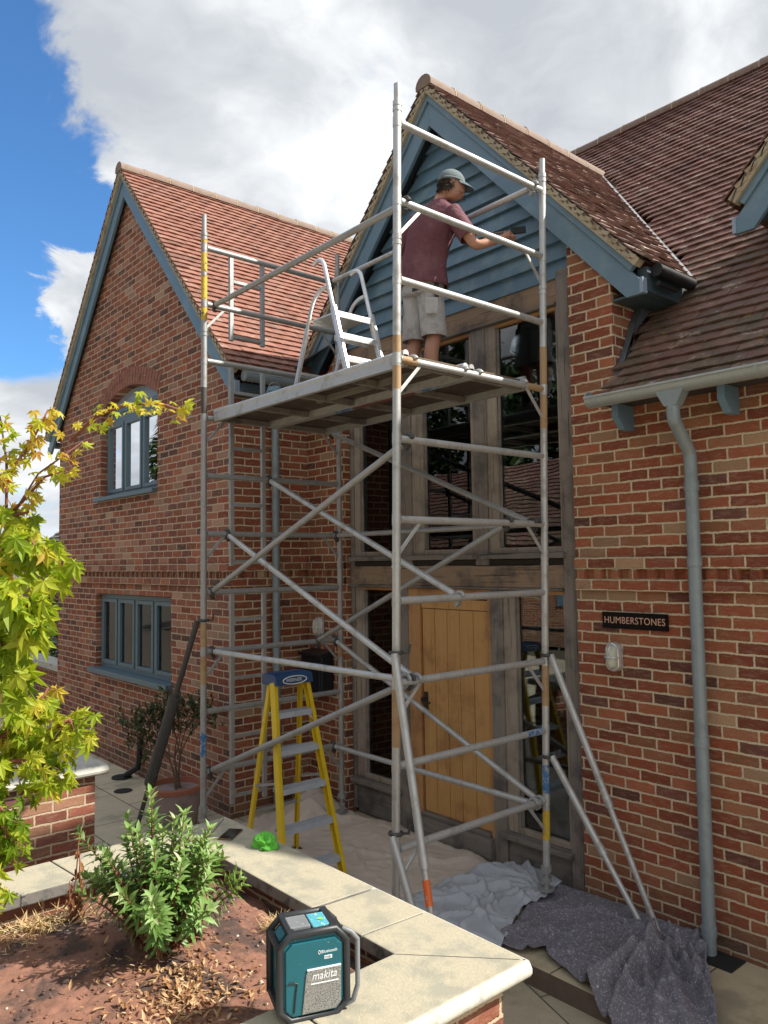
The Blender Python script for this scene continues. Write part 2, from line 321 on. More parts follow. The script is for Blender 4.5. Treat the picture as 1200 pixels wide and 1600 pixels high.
def paving_mat(name, c1, c2, w=0.75, h=0.5, ang=0.0, ox=0.0, oy=0.0):
    m, g, b = newmat(name); P = g.pos()
    mp = g.node('ShaderNodeMapping'); g.put(mp.inputs[0], P); mp.inputs['Rotation'].default_value = (0, 0, ang); mp.inputs['Location'].default_value = (ox, oy, 0)
    br = g.node('ShaderNodeTexBrick'); g.put(br.inputs['Vector'], mp.outputs[0]); br.inputs['Scale'].default_value = 1.0
    br.inputs['Brick Width'].default_value = w; br.inputs['Row Height'].default_value = h; br.inputs['Mortar Size'].default_value = 0.006
    br.inputs['Mortar Smooth'].default_value = 0.3
    br.inputs['Color1'].default_value = c1+(1,); br.inputs['Color2'].default_value = c2+(1,); br.inputs['Mortar'].default_value = (0.10, 0.085, 0.06, 1)
    c = g.mix(g.noise(P, 5, 6, 0.65), g.mix(1.0, br.outputs[0], (0.7, 0.68, 0.64), 'MULTIPLY'), g.mix(1.0, br.outputs[0], (1.2, 1.2, 1.15), 'MULTIPLY'))
    c = g.mix(g.step(g.noise(P, 2, 6, 0.7), 0.5, 0.68, 0, 0.5), c, (0.16, 0.145, 0.11))
    c = g.mix(g.step(g.noise(P, 90, 3, 0.6), 0.6, 0.75, 0, 0.4), c, (0.10, 0.09, 0.07))
    g.put(b.inputs['Base Color'], c); b.inputs['Roughness'].default_value = 0.85
    g.put(b.inputs['Normal'], g.bump(g.m('SUBTRACT', g.noise(P, 26, 6, 0.65), br.outputs['Fac']), 0.6, 0.008))
paving_mat('paving', (0.60, 0.53, 0.39), (0.54, 0.48, 0.37), 0.9, 0.6, 0.0, 0.3, 0.25)
paving_mat('paving_path', (0.45, 0.39, 0.28), (0.38, 0.33, 0.245), 0.62, 0.45, 0.35, 0.1, 0.2)
paving_mat('paving_ledge', (0.50, 0.42, 0.29), (0.43, 0.365, 0.255), 0.62, 2.0, 0.0, 0.2, 0.6)
simple('riser', (0.12, 0.09, 0.065), 0.9, var=0.3, scale=12, bump=0.9, bscale=30)
simple('earth', (0.12, 0.10, 0.07), 0.95, var=0.3)
def leaf_mat(name, stops, transl=0.45, rough=0.45):
    m, g, b = newmat(name)
    a = g.node('ShaderNodeAttribute'); a.attribute_name = 'rnd'; f = a.outputs['Fac']
    c = g.ramp(f, stops); c = g.mix(g.noise(g.pos(), 25, 3, 0.6), g.mix(1.0, c, (0.75, 0.78, 0.7), 'MULTIPLY'), g.mix(1.0, c, (1.15, 1.1, 1.1), 'MULTIPLY'))
    g.put(b.inputs['Base Color'], c); b.inputs['Roughness'].default_value = rough; b.inputs['Specular IOR Level'].default_value = 0.35
    t = g.node('ShaderNodeBsdfTranslucent'); g.put(t.inputs[0], g.mix(1.0, c, (1.35, 1.25, 0.7), 'MULTIPLY'))
    mx = g.node('ShaderNodeMixShader'); mx.inputs[0].default_value = transl
    g.l.new(b.outputs[0], mx.inputs[1]); g.l.new(t.outputs[0], mx.inputs[2]); g.l.new(mx.outputs[0], g.n['Material Output'].inputs[0])
leaf_mat('maple_leaf', [(0, (0.15, 0.26, 0.015)), (0.3, (0.32, 0.43, 0.030)), (0.55, (0.52, 0.56, 0.06)), (0.75, (0.64, 0.55, 0.09)), (0.9, (0.55, 0.30, 0.06)), (1, (0.40, 0.13, 0.05))], 0.5)
leaf_mat('shrub_leaf', [(0, (0.08, 0.17, 0.035)), (0.5, (0.16, 0.30, 0.07)), (0.85, (0.27, 0.41, 0.14)), (1, (0.42, 0.48, 0.26))], 0.25, 0.4)
leaf_mat('dark_leaf', [(0, (0.012, 0.028, 0.010)), (0.6, (0.030, 0.060, 0.018)), (1, (0.07, 0.11, 0.03))], 0.2)
leaf_mat('olive_leaf', [(0, (0.03, 0.055, 0.02)), (0.6, (0.07, 0.11, 0.04)), (1, (0.14, 0.15, 0.07))], 0.25)
leaf_mat('yellow_shrub', [(0, (0.08, 0.12, 0.02)), (0.6, (0.24, 0.22, 0.05)), (1, (0.40, 0.30, 0.09))], 0.4)
leaf_mat('dry_leaf_flat', [(0, (0.28, 0.12, 0.06)), (0.5, (0.45, 0.26, 0.13)), (1, (0.62, 0.46, 0.28))], 0.2, 0.8)
leaf_mat('straw_flat', [(0, (0.40, 0.26, 0.12)), (0.5, (0.58, 0.42, 0.22)), (1, (0.70, 0.56, 0.34))], 0.2, 0.8)
leaf_mat('dead_leaf', [(0, (0.13, 0.05, 0.025)), (0.6, (0.28, 0.12, 0.06)), (1, (0.45, 0.25, 0.12))], 0.2, 0.8)
def fabric_mat(name, col, col2, rough=0.9, fleck=None, weave=300, bump=0.4):
    m, g, b = newmat(name); P = g.pos()
    c = g.mix(g.noise(P, 3.5, 6, 0.65), col, col2)
    if fleck: 
        c = g.mix(g.step(g.noise(P, 75, 3, 0.7), 0.545, 0.60), c, fleck)
        c = g.mix(g.step(g.noise(P, 46, 4, 0.7), 0.65, 0.68), c, (0.60, 0.59, 0.62))
        c = g.mix(g.step(g.noise(P, 60, 3, 0.7), 0.42, 0.34, 0, 0.6), c, (0.05, 0.045, 0.055))
    g.put(b.inputs['Base Color'], c); b.inputs['Roughness'].default_value = rough
    g.put(b.inputs['Normal'], g.bump(g.m('ADD', g.m('MULTIPLY', g.noise(P, weave, 2, 0.5), 0.3), g.noise(P, 22, 5, 0.6)), bump, 0.006))
fabric_mat('canvas', (0.66, 0.57, 0.48), (0.54, 0.46, 0.385))
fabric_mat('tarp_grey', (0.46, 0.49, 0.53), (0.38, 0.405, 0.44), 0.5)
fabric_mat('blanket', (0.185, 0.175, 0.20), (0.14, 0.13, 0.155), 0.95, (0.30, 0.29, 0.33), bump=0.5)
# ------------------------------------------------------------------ geometry helpers
rnd = random.Random(11)
def V(*a): return Vector(a)
def root(name, loc, label, cat, group=None, rz=0):
    o = bpy.data.objects.new(name, None); COL.objects.link(o); o.location = loc; o.rotation_euler = (0, 0, rz)
    o.empty_display_size = 0.1
    tag(o, label, cat, group); return o
def tag(o, label=None, cat=None, group=None, kind=None):
    if label: o['label'] = label
    if cat: o['category'] = cat
    if group: o['group'] = group
    if kind: o['kind'] = kind
    return o
class MB:
    def __init__(s): s.v = []; s.f = []; s.mi = []; s.r = []; s.cur = 0; s.cr = 0.0
    def face(s, idx, r=None): s.f.append(tuple(idx)); s.mi.append(s.cur); s.r.append(s.cr if r is None else r)
    def add(s, vs, fs, r=None):
        b = len(s.v); s.v += [Vector(v) for v in vs]
        for f in fs: s.face([b+i for i in f], r)
    def box(s, lo, hi):
        x0, y0, z0 = lo; x1, y1, z1 = hi
        s.add([(x0,y0,z0),(x1,y0,z0),(x1,y1,z0),(x0,y1,z0),(x0,y0,z1),(x1,y0,z1),(x1,y1,z1),(x0,y1,z1)],
              [(0,3,2,1),(4,5,6,7),(0,1,5,4),(1,2,6,5),(2,3,7,6),(3,0,4,7)]); return s
    def obox(s, c, ax, ay, az, sx, sy, sz):
        c = Vector(c); X = Vector(ax)*sx/2; Y = Vector(ay)*sy/2; Z = Vector(az)*sz/2
        s.add([c-X-Y-Z, c+X-Y-Z, c+X+Y-Z, c-X+Y-Z, c-X-Y+Z, c+X-Y+Z, c+X+Y+Z, c-X+Y+Z],
              [(0,3,2,1),(4,5,6,7),(0,1,5,4),(1,2,6,5),(2,3,7,6),(3,0,4,7)]); return s
    def bar(s, a, b, w, h, up=(0,0,1)):
        a = Vector(a); b = Vector(b); d = (b-a); L = d.length; d.normalize(); up = Vector(up)
        sd = d.cross(up)
        if sd.length < 1e-4: sd = d.cross(Vector((1,0,0)))
        sd.normalize(); u2 = sd.cross(d).normalized()
        return s.obox((a+b)/2, d, sd, u2, L, w, h)
    def tube(s, pts, r, n=12, caps=True, closed=False):
        pts = [Vector(p) for p in pts]; N = len(pts); rr = r if isinstance(r, (list, tuple)) else [r]*N
        prev = None; base = len(s.v)
        for i, p in enumerate(pts):
            if closed: t = (pts[(i+1) % N]-pts[i-1])
            else: t = (pts[min(i+1, N-1)]-pts[max(i-1, 0)])
            if t.length < 1e-9: t = Vector((0,0,1))
            t.normalize()
            if prev is None:
                a = t.orthogonal().normalized()
            else:
                a = prev - t*prev.dot(t)
                a = a.normalized() if a.length > 1e-6 else t.orthogonal().normalized()
            prev = a; b = t.cross(a)
            for k in range(n):
                an = 2*math.pi*k/n; s.v.append(p + (a*math.cos(an)+b*math.sin(an))*rr[i])
        segs = N if closed else N-1
        for i in range(segs):
            for k in range(n):
                a0 = base+i*n+k; a1 = base+i*n+(k+1) % n; j = (i+1) % N
                s.face((a0, a1, base+j*n+(k+1) % n, base+j*n+k))
        if caps and not closed:
            s.face([base+k for k in range(n)][::-1]); s.face([base+(N-1)*n+k for k in range(n)])
        return s
    def cyl(s, a, b, r, n=12, r2=None): return s.tube([a, b], [r, r if r2 is None else r2], n)
    def ring(s, c, axis, r0, r1, h, n=16):
        """flat washer / sleeve"""
        return s.cyl(Vector(c)-Vector(axis)*h/2, Vector(c)+Vector(axis)*h/2, r1, n)
    def prism(s, poly, fn, a, b):
        """poly 2D list; fn(u,v,t)->xyz ; extrude t from a to b"""
        n = len(poly); base = len(s.v)
        for t in (a, b):
            for u, v in poly: s.v.append(Vector(fn(u, v, t)))
        s.face([base+i for i in range(n)][::-1]); s.face([base+n+i for i in range(n)])
        for i in range(n): s.face((base+i, base+(i+1) % n, base+n+(i+1) % n, base+n+i))
        return s
    def lathe(s, prof, c, n=24, axis=None, cap=True):
        """profile (r, h) about vertical axis at c"""
        c = Vector(c); base = len(s.v)
        for r, h in prof:
            for k in range(n):
                an = 2*math.pi*k/n; s.v.append(c+Vector((r*math.cos(an), r*math.sin(an), h)))
        for i in range(len(prof)-1):
            for k in range(n):
                s.face((base+i*n+k, base+i*n+(k+1) % n, base+(i+1)*n+(k+1) % n, base+(i+1)*n+k))
        if cap:
            s.face([base+k for k in range(n)][::-1]); s.face([base+(len(prof)-1)*n+k for k in range(n)])
        return s
    def loft(s, rings, capa=True, capb=True):
        n = len(rings[0]); base = len(s.v)
        for r in rings: s.v += [Vector(p) for p in r]
        for i in range(len(rings)-1):
            for k in range(n):
                s.face((base+i*n+k, base+i*n+(k+1) % n, base+(i+1)*n+(k+1) % n, base+(i+1)*n+k))
        if capa: s.face([base+k for k in range(n)][::-1])
        if capb: s.face([base+(len(rings)-1)*n+k for k in range(n)])
        return s
    def build(s, name, mat, parent=None, smooth=False, bevel=0, attr=False, fix=True, subsurf=0, solid=0):
        me = bpy.data.meshes.new(name); me.from_pydata([tuple(v) for v in s.v], [], s.f)
        mats = mat if isinstance(mat, (list, tuple)) else [mat]
        for m in mats: me.materials.append(MATS[m])
        if len(mats) > 1: me.polygons.foreach_set('material_index', s.mi)
        if attr:
            at = me.attributes.new('rnd', 'FLOAT', 'FACE'); at.data.foreach_set('value', s.r)
        if fix:
            bm = bmesh.new(); bm.from_mesh(me); bmesh.ops.recalc_face_normals(bm, faces=bm.faces); bm.to_mesh(me); bm.free()
        if smooth:
            me.shade_smooth()
            if smooth is True: me.set_sharp_from_angle(angle=R(42))
        o = bpy.data.objects.new(name, me); COL.objects.link(o)
        if parent is not None: attach(o, parent)
        if solid:
            md = o.modifiers.new('s', 'SOLIDIFY'); md.thickness = solid; md.offset = 0
        if bevel:
            md = o.modifiers.new('b', 'BEVEL'); md.width = bevel; md.segments = 2; md.limit_method = 'ANGLE'; md.angle_limit = R(50)
        if subsurf:
            md = o.modifiers.new('u', 'SUBSURF'); md.levels = subsurf; md.render_levels = subsurf
        return o
def attach(o, parent):
    o.parent = parent; p = parent; t = Vector((0, 0, 0))
    while p is not None and p.type == 'EMPTY':
        t += p.location; p = p.parent
    o.matrix_parent_inverse = Matrix.Translation(-t)
def box(name, lo, hi, mat, parent=None, bevel=0.0): return MB().box(lo, hi).build(name, mat, parent, bevel=bevel)
def fbm(x, y, z=0.0, o=4):
    s = 0; a = 1; t = 0
    for i in range(o):
        s += a*noise.noise(Vector((x, y, z+i*7.3))); t += a; a *= 0.5; x *= 2.03; y *= 2.03
    return s/t
def text_mesh(txt, size, origin, ux, uy, mat, name, parent, extr=0.001, squash=1.0, slant=0.0, spacing=1.0, align='LEFT'):
    cu = bpy.data.curves.new('t', 'FONT'); cu.body = txt; cu.size = size; cu.extrude = extr; cu.shear = slant
    cu.space_character = spacing; cu.align_x = align; cu.align_y = 'CENTER'
    ob = bpy.data.objects.new('t', cu); COL.objects.link(ob)
    dg = bpy.context.evaluated_depsgraph_get(); me = bpy.data.meshes.new_from_object(ob.evaluated_get(dg))
    bpy.data.objects.remove(ob)
    ux = Vector(ux).normalized(); uy = Vector(uy).normalized(); n = ux.cross(uy)
    mt = Matrix((ux*squash, uy, n)).transposed().to_4x4(); mt.translation = Vector(origin)
    me.transform(mt); me.materials.clear(); me.materials.append(MATS[mat])
    o = bpy.data.objects.new(name, me); COL.objects.link(o); attach(o, parent); return o

# ------------------------------------------------------------------ ground
def struct(o): return tag(o, kind='structure')
mb = MB(); mb.add([(-500,-500,-0.30),(500,-500,-0.30),(500,500,-0.30),(-500,500,-0.30)], [(0,1,2,3)])
struct(mb.build('ground', 'earth'))
mb = MB(); mb.add([(-16,-6,0.0),(-4.25,-6,0.0),(-4.25,4.95,0.0),(-16,4.95,0.0)], [(0,1,2,3)])
mb.add([(-4.25,-6,-0.3),(-4.25,4.95,-0.3),(-4.25,4.95,0),(-4.25,-6,0)], [(0,1,2,3)])
struct(mb.build('paving', 'paving'))
mb = MB(); mb.add([(-4.25,-6,-0.105),(6,-6,-0.105),(6,3.9,-0.105),(-4.25,3.9,-0.105)], [(0,1,2,3)])
struct(mb.build('path', 'paving_path'))
mb = MB(); mb.cur = 0; mb.box((-4.25, 3.82, -0.29), (6, 4.95, 0.018)); o = struct(mb.build('stone_ledge', ['paving_ledge', 'riser'], bevel=0.006))
mb = MB(); mb.box((-4.25, 3.835, -0.11), (6, 3.90, -0.028)); struct(mb.build('ledge_riser', 'riser'))
for p in o.data.polygons:
    if abs(p.normal.y) > 0.9: p.material_index = 1

# ------------------------------------------------------------------ the house
CX = -8.0
house = root('brick_house', (-6.0, 4.8, 0), 'red brick house with two steep tiled gables, blue boarding and an oak framed glazed entrance', 'house')
def wall(name, outer, holes, plane, pos, depth, mat, parent, edge=False):
    """flat wall with reveals; coordinates (u,z) on plane 'X' or 'Y' at pos, reveals go by depth"""
    mb = MB()
    def P(u, z, t): return (u, pos+t, z) if plane == 'Y' else (pos+t, u, z)
    loops = [outer]+holes
    tris = geometry.tessellate_polygon([[Vector((u, z, 0)) for u, z in l] for l in loops])
    flat = [p for l in loops for p in l]
    mb.add([P(u, z, 0) for u, z in flat], [tuple(t) for t in tris])
    o1 = mb
    for l in (loops if edge else holes):
        n = len(l)
        for i in range(n):
            a = l[i]; b = l[(i+1) % n]
            mb.add([P(*a, 0), P(*b, 0), P(*b, depth), P(*a, depth)], [(0, 1, 2, 3)])
    ob = mb.build(name, mat, parent, fix=False)
    return ob
PIT = 1.12
# left gable wall (faces the yard), plane Y = 3.88
GL, GR, GY = -11.75, -6.80, 3.88
gx = -9.28
arch = []
wl, wr, wz0, wsp, wtop = -10.16, -8.45, 3.33, 4.43, 4.66
arch = [(wl, wz0), (wr, wz0), (wr, wsp)]
cxa = (wl+wr)/2; ha = (wr-wl)/2; rise = wtop-wsp; rad = (ha*ha+rise*rise)/(2*rise); cz = wtop-rad
for i in range(1, 12):
    x = wr-(wr-wl)*i/12; arch.append((x, cz+math.sqrt(rad*rad-(x-cxa)**2)))
arch.append((wl, wsp))
low_win = [(-10.29, 1.13), (-8.09, 1.13), (-8.09, 2.09), (-10.29, 2.09)]
apexz = 7.22
wall('wall', [(GL, -0.2), (GR, -0.2), (GR, 4.36), (gx, apexz), (GL, 4.36)], [arch, low_win], 'Y', GY, 0.33, 'brick_left', house)
wall('wall', [(GY, -0.2), (4.80, -0.2), (4.80, 4.4), (GY, 4.4)], [], 'X', GR, -0.05, 'brick', house)
wall('wall', [(GY, -0.2), (12, -0.2), (12, 4.4), (GY, 4.4)], [], 'X', GL, 0.05, 'brick_left', house)
# front wall right of the glazing, and the narrow piece left of it
wall('wall', [(-3.42, -0.15), (0.6, -0.15), (0.6, 3.66), (-3.05, 3.66), (-3.05, 4.62), (-3.42, 4.95)], [], 'Y', 4.80, 0.33, 'brick', house)
wall('wall', [(GR-0.01, -0.15), (-6.17, -0.15), (-6.17, 4.70), (-6.45, 4.36), (GR-0.01, 4.36)], [], 'Y', 4.80, 0.13, 'brick', house, edge=True)
wall('wall', [(4.8, 3.4), (5.45, 3.4), (5.45, 4.6), (4.8, 4.6)], [], 'X', -3.05, -0.05, 'brick', house)
wall('wall', [(4.8, -0.15), (11.4, -0.15), (11.4, 3.3), (8.18, 7.35), (4.8, 3.62)], [], 'X', 0.6, -0.05, 'brick', house)
wall('wall', [(-11.7, -0.15), (0.6, -0.15), (0.6, 3.5), (-11.7, 3.5)], [], 'Y', 11.4, 0.05, 'brick', house)
# projecting string course with dog tooth bricks
def string_course(u0, u1, plane, pos, sgn, mat, first=0.0):
    mb = MB(); hor = plane == 'Y'
    def bx(a, b, z0, z1, pr):
        if hor: mb.box((a, pos-pr, z0), (b, pos+0.02, z1))
        else: mb.box((pos-0.02, a, z0), (pos+pr, b, z1))
    bx(u0, u1, 2.2265, 2.3005, 0.040); bx(u0, u1, 2.3765, 2.4505, 0.046)
    x = u0+first; q = 0.052
    while x < u1-0.10:
        c = x+0.068
        if hor: pts = [(c-q-0.008, pos+0.01), (c-q-0.002, pos-0.028), (c+0.012, pos-0.046), (c+q-0.030, pos+0.01)]
        else: pts = [(pos-0.01, c-q-0.008), (pos+0.028, c-q-0.002), (pos+0.046, c+0.012), (pos-0.01, c+q-0.030)]
        mb.prism(pts, lambda u, v, t: (u, v, t), 2.303, 2.374); x += 0.1375
    return mb.build('string_course', mat, house)
string_course(-3.40, 0.6, 'Y', 4.80, 1, 'brick'); string_course(GL, GR+0.03, 'Y', GY, 1, 'brick_left'); string_course(GY, 4.80, 'X', GR, 1, 'brick'); string_course(GR+0.03, -6.17, 'Y', 4.80, 1, 'brick')
# arch of header bricks above the upper window (two rings)
mb = MB()
for ringi in range(2):
    r0 = rad+0.004+ringi*0.112; n = 24; a0 = math.asin(min(1, ha/rad))
    for i in range(n):
        t0 = -a0+2*a0*i/n+0.004; t1 = -a0+2*a0*(i+1)/n-0.004; pr = 0.004+rnd.random()*0.004
        q = [(cxa+(r0)*math.sin(t0), cz+r0*math.cos(t0)), (cxa+r0*math.sin(t1), cz+r0*math.cos(t1)),
             (cxa+(r0+0.103)*math.sin(t1), cz+(r0+0.103)*math.cos(t1)), (cxa+(r0+0.103)*math.sin(t0), cz+(r0+0.103)*math.cos(t0))]
        mb.prism(q, lambda u, v, t: (u, t, v), GY-pr, GY+0.03)
simple('arch_brick', (0.29, 0.125, 0.085), 0.9, var=0.45, scale=18, bump=0.7, col2=(0.18, 0.08, 0.06), c2scale=9)
mb.build('arch', 'arch_brick', house)

# --- windows of the left gable
def casement(name, x0, x1, z0, z1, y, lights, parent, gl, top=None, label=None):
    fr = MB(); w = 0.055
    o = bpy.data.objects.new(name, None)
    f = MB()
    f.box((x0, y-0.02, z0), (x1, y+0.06, z0+w)); f.box((x0, y-0.02, z1-w), (x1, y+0.06, z1))
    f.box((x0, y-0.0205, z0+w), (x0+w, y+0.06, z1-w)); f.box((x1-w, y-0.0205, z0+w), (x1, y+0.06, z1-w))
    n = lights; pitch = (x1-x0-w)/n
    for i in range(1, n): f.box((x0+pitch*i, y-0.018, z0+w), (x0+pitch*i+w, y+0.06, z1-w))
    win = f.build(name, 'window_paint', parent, bevel=0.004)
    if label: win['label'] = label
    for i in range(n):
        a = x0+w+pitch*i; b = x0+pitch*(i+1); s = MB(); q = 0.045
        s.box((a, y-0.032, z0+w), (b, y+0.03, z0+w+q)); s.box((a, y-0.032, z1-w-q), (b, y+0.03, z1-w))
        s.box((a, y-0.0315, z0+w+q), (a+q, y+0.03, z1-w-q)); s.box((b-q, y-0.0315, z0+w+q), (b, y+0.03, z1-w-q))
        s.build('sash', 'window_paint', win, bevel=0.003)
        MB().box((a+q, y+0.0, z0+w+q), (b-q, y+0.006, z1-w-q)).build('pane', gl, win)
    return win
w1 = casement('window', wl+0.01, wr-0.01, wz0, wsp-0.10, GY+0.10, 3, house, 'glass_sky', label='upper casement window with three lights under a brick arch')
mb = MB(); mb.box((wl+0.01, GY+0.085, wsp-0.10), (wr-0.01, GY+0.17, wsp-0.03)); mb.box((wl+0.01, GY+0.075, wsp-0.03), (wr-0.01, GY+0.17, wsp+0.02)); mb.build('head_rail', 'window_paint', w1, bevel=0.004)
pts = [(wr-0.01, wsp+0.0)]+[(x, z) for x, z in arch[3:-1]]+[(wl+0.01, wsp+0.0)]
MB().prism(pts, lambda u, v, t: (u, t, v), GY+0.11, GY+0.15).build('arched_panel', 'blue_pale_sunlit', w1)
box('sill', (wl-0.10, GY-0.07, wz0-0.05), (wr+0.0, GY+0.10, wz0-0.001), 'window_paint', w1, 0.006)
w2 = casement('window', -10.28, -8.10, 1.14, 2.08, GY+0.09, 4, house, 'glass', label='lower casement window with four lights')
box('sill', (-10.38, GY-0.085, 1.075), (-8.05, GY+0.10, 1.139), 'window_paint', w2, 0.006)
# dark rooms behind the windows
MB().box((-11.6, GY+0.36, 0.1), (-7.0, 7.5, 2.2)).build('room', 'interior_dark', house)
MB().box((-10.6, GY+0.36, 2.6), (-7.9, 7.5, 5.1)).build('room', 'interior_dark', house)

# --- tiled slopes
def tiles(mb, O, A, Sl, N, L, H, skip=None, gauge=0.1, w=0.165, off=0.0, rough=1.0, cam=0.0035):
    O = Vector(O); A = Vector(A).normalized(); Sl = Vector(Sl).normalized(); N = Vector(N).normalized()
    rows = int(H/gauge)+1
    for r in range(rows):
        s0 = r*gauge; hw = min(0.145, H-s0)
        if hw < 0.02: continue
        x = -w*(0.5 if r % 2 else 0.0)-off
        rj = rnd.uniform(-0.003, 0.003)*rough
        while x < L:
            a = max(0.0, x+0.0012); b = min(L, x+w-0.0012); x += w
            if b-a < 0.02: continue
            c = O+A*((a+b)/2)+Sl*(s0+0.05)
            if skip and skip(c): continue
            l0 = 0.026+rnd.uniform(-0.002, 0.005)*rough; l1 = 0.026+rnd.uniform(-0.002, 0.005)*rough
            dz0 = rnd.uniform(-0.003, 0.003)*rough+rj; dz1 = dz0+rnd.uniform(-0.002, 0.002)*rough
            t = 0.015; mdl = (l0+l1)/2+cam
            lo = [O+A*a+Sl*(s0+dz0)+N*l0, O+A*((a+b)/2)+Sl*(s0+(dz0+dz1)/2)+N*mdl, O+A*b+Sl*(s0+dz1)+N*l1]
            up = [O+A*a+Sl*(s0+hw)+N*0.002, O+A*((a+b)/2)+Sl*(s0+hw)+N*0.005, O+A*b+Sl*(s0+hw)+N*0.002]
            bt = [p-N*t for p in lo]
            # side skirts keep the tile solid at its ends
            q = rnd.random()
            mb.add(lo+up+bt, [(0,1,4,3),(1,2,5,4),(0,6,7,1),(1,7,8,2),(0,3,6),(2,8,5)], q)
def slope_vec(dx, dy):
    s = Vector((dx, dy, PIT)); 
    return s.normalized()
LOV = 3.74     # verge plane of the left gable
LA = 7.40      # tile level at the left ridge
half = 2.75
# left roof, right hand slope (faces +X) and left hand slope
sR = Vector((-1, 0, PIT)).normalized(); nR = Vector((PIT, 0, 1)).normalized()
sL = Vector((1, 0, PIT)).normalized(); nL = Vector((-PIT, 0, 1)).normalized()
Hs = half*math.sqrt(1+PIT*PIT)
mb = MB(); tiles(mb, (gx+half, LOV, LA-PIT*half), (0, 1, 0), sR, nR, 5.2, Hs)
mb.cr = 0.9; mb.add([(gx+half, LOV+.01, LA-PIT*half-0.005), (gx+half, 9, LA-PIT*half-0.005), (gx, 9, LA-0.005), (gx, LOV+.01, LA-0.005)], [(0,1,2,3)])
roofA = mb.build('roof', 'tile_red', house, attr=True, fix=False); roofA['label'] = 'sunlit orange-red tiled slope of the left gable'
mb = MB(); tiles(mb, (gx-half, LOV, LA-PIT*half), (0, 1, 0), sL, nL, 1.2, Hs)
mb.add([(gx-half, LOV+.01, LA-PIT*half-0.005), (gx-half, 12, LA-PIT*half-0.005), (gx, 12, LA-0.005), (gx, LOV+.01, LA-0.005)], [(3,2,1,0)])
mb.build('roof', 'tile_red', house, attr=True, fix=False)
# main roof (slopes towards the yard)
def main_z(y): return -1.61+PIT*y
EY = 4.59; RY = 8.18
sM = Vector((0, 1, PIT)).normalized(); nM = Vector((0, -PIT, 1)).normalized()
PP = 1.09
DX, DA, DV = -4.81, 6.70, 4.70      # porch gable: centre, apex tile level, verge plane
dh = 2.055
def skip_main(c):
    if c.x < -3.0 and (c.x < -6.6 or c.z < DA-PP*abs(c.x-DX)+0.02): return True
    if c.x > -2.3 and False: return True
    return False
mb = MB(); tiles(mb, (-6.6, EY, main_z(EY)), (1, 0, 0), sM, nM, 7.6, (RY-EY)*math.sqrt(1+PIT*PIT), skip_main)
mb.cr = 0.9; mb.add([(-3.02, EY+.02, main_z(EY)-0.012), (1.0, EY+.02, main_z(EY)-0.012), (1.0, RY, main_z(RY)-0.02), (-3.02, RY, main_z(RY)-0.02)], [(0,1,2,3)])
mb.add([(-7.4, 6.6, main_z(6.6)-0.02), (-3.02, 6.6, main_z(6.6)-0.02), (-3.02, RY, main_z(RY)-0.02), (-7.4, RY, main_z(RY)-0.02)], [(0,1,2,3)])
mb.add([(-7.4, RY, main_z(RY)-0.02), (1.0, RY, main_z(RY)-0.02), (1.0, 11.5, 3.4), (-7.4, 11.5, 3.4)], [(0,1,2,3)])
roofM = mb.build('roof', 'tile_brown', house, attr=True, fix=False); roofM['label'] = 'dark mossy tiled main roof on the right'
# porch gable slopes
DH = dh*math.sqrt(1+PP*PP); sRp = Vector((-1, 0, PP)).normalized(); nRp = Vector((PP, 0, 1)).normalized(); sLp = Vector((1, 0, PP)).normalized(); nLp = Vector((-PP, 0, 1)).normalized()
def skip_porch(c): return c.z < main_z(c.y)-0.06
mb = MB(); tiles(mb, (DX+dh, DV, DA-PP*dh), (0, 1, 0), sRp, nRp, 2.9, DH, skip_porch, off=0.05, rough=2.2)
mb.cr = 0.9; zf = DA-PP*dh
mb.add([(DX+dh, DV+.01, zf-0.005), (DX+dh, (zf+1.61)/PIT, zf-0.005), (DX, (DA+1.61)/PIT, DA-0.005), (DX, DV+.01, DA-0.005)], [(0,1,2,3)])
roofP = mb.build('roof', 'tile_porch', house, attr=True, fix=False); roofP['label'] = 'reddish tiled slope of the gable over the entrance'
mb = MB(); tiles(mb, (DX-dh, DV, zf), (0, 1, 0), sLp, nLp, 0.9, DH, off=0.05)
mb.add([(DX-dh, DV+.01, zf-0.005), (DX-dh, (zf+1.61)/PIT, zf-0.005), (DX, (DA+1.61)/PIT, DA-0.005), (DX, DV+.01, DA-0.005)], [(3,2,1,0)])
mb.build('roof', 'tile_porch', house, attr=True, fix=False)
# ridge tiles
def ridge(a, b, r=0.088, ln=0.32, endcap=True, mat='ridge_clay'):
    a = Vector(a); b = Vector(b); d = (b-a); L = d.length; d.normalize(); side = d.cross(Vector((0,0,1))).normalized()
    mb = MB(); n = max(1, int(L/ln))
    for i in range(n):
        p = a+d*(i*L/n); q = a+d*((i+1)*L/n-0.010); j = rnd.uniform(-0.004, 0.004)
        rings = []
        for t, rr in ((p, r+0.006), (p+d*0.03, r+0.002), (q, r)):
            ring = []
            for k in range(10):
                an = -0.25+(math.pi+0.5)*k/9
                ring.append(t+side*(rr*1.05*math.cos(an))+Vector((0,0,1))*(rr*math.sin(an)*1.0-0.045+j))
            rings.append(ring)
        mb.loft(rings, True, True)
        mb.box(q-Vector((.01,.01,0.03)), q-Vector((0.009,0.009,0.029)))
    mb.cur = 1
    for i in range(1, n):
        p = a+d*(i*L/n-0.005); ring = []
        for t in (p-d*0.012, p+d*0.012):
            ring.append([t+side*((r+0.003)*1.05*math.cos(-0.25+(math.pi+0.5)*k/9))+Vector((0,0,1))*((r+0.003)*math.sin(-0.25+(math.pi+0.5)*k/9)-0.045) for k in range(10)])
        mb.loft(ring)
    return mb.build('ridge_tiles', [mat, 'verge_mortar'], house, smooth=True)
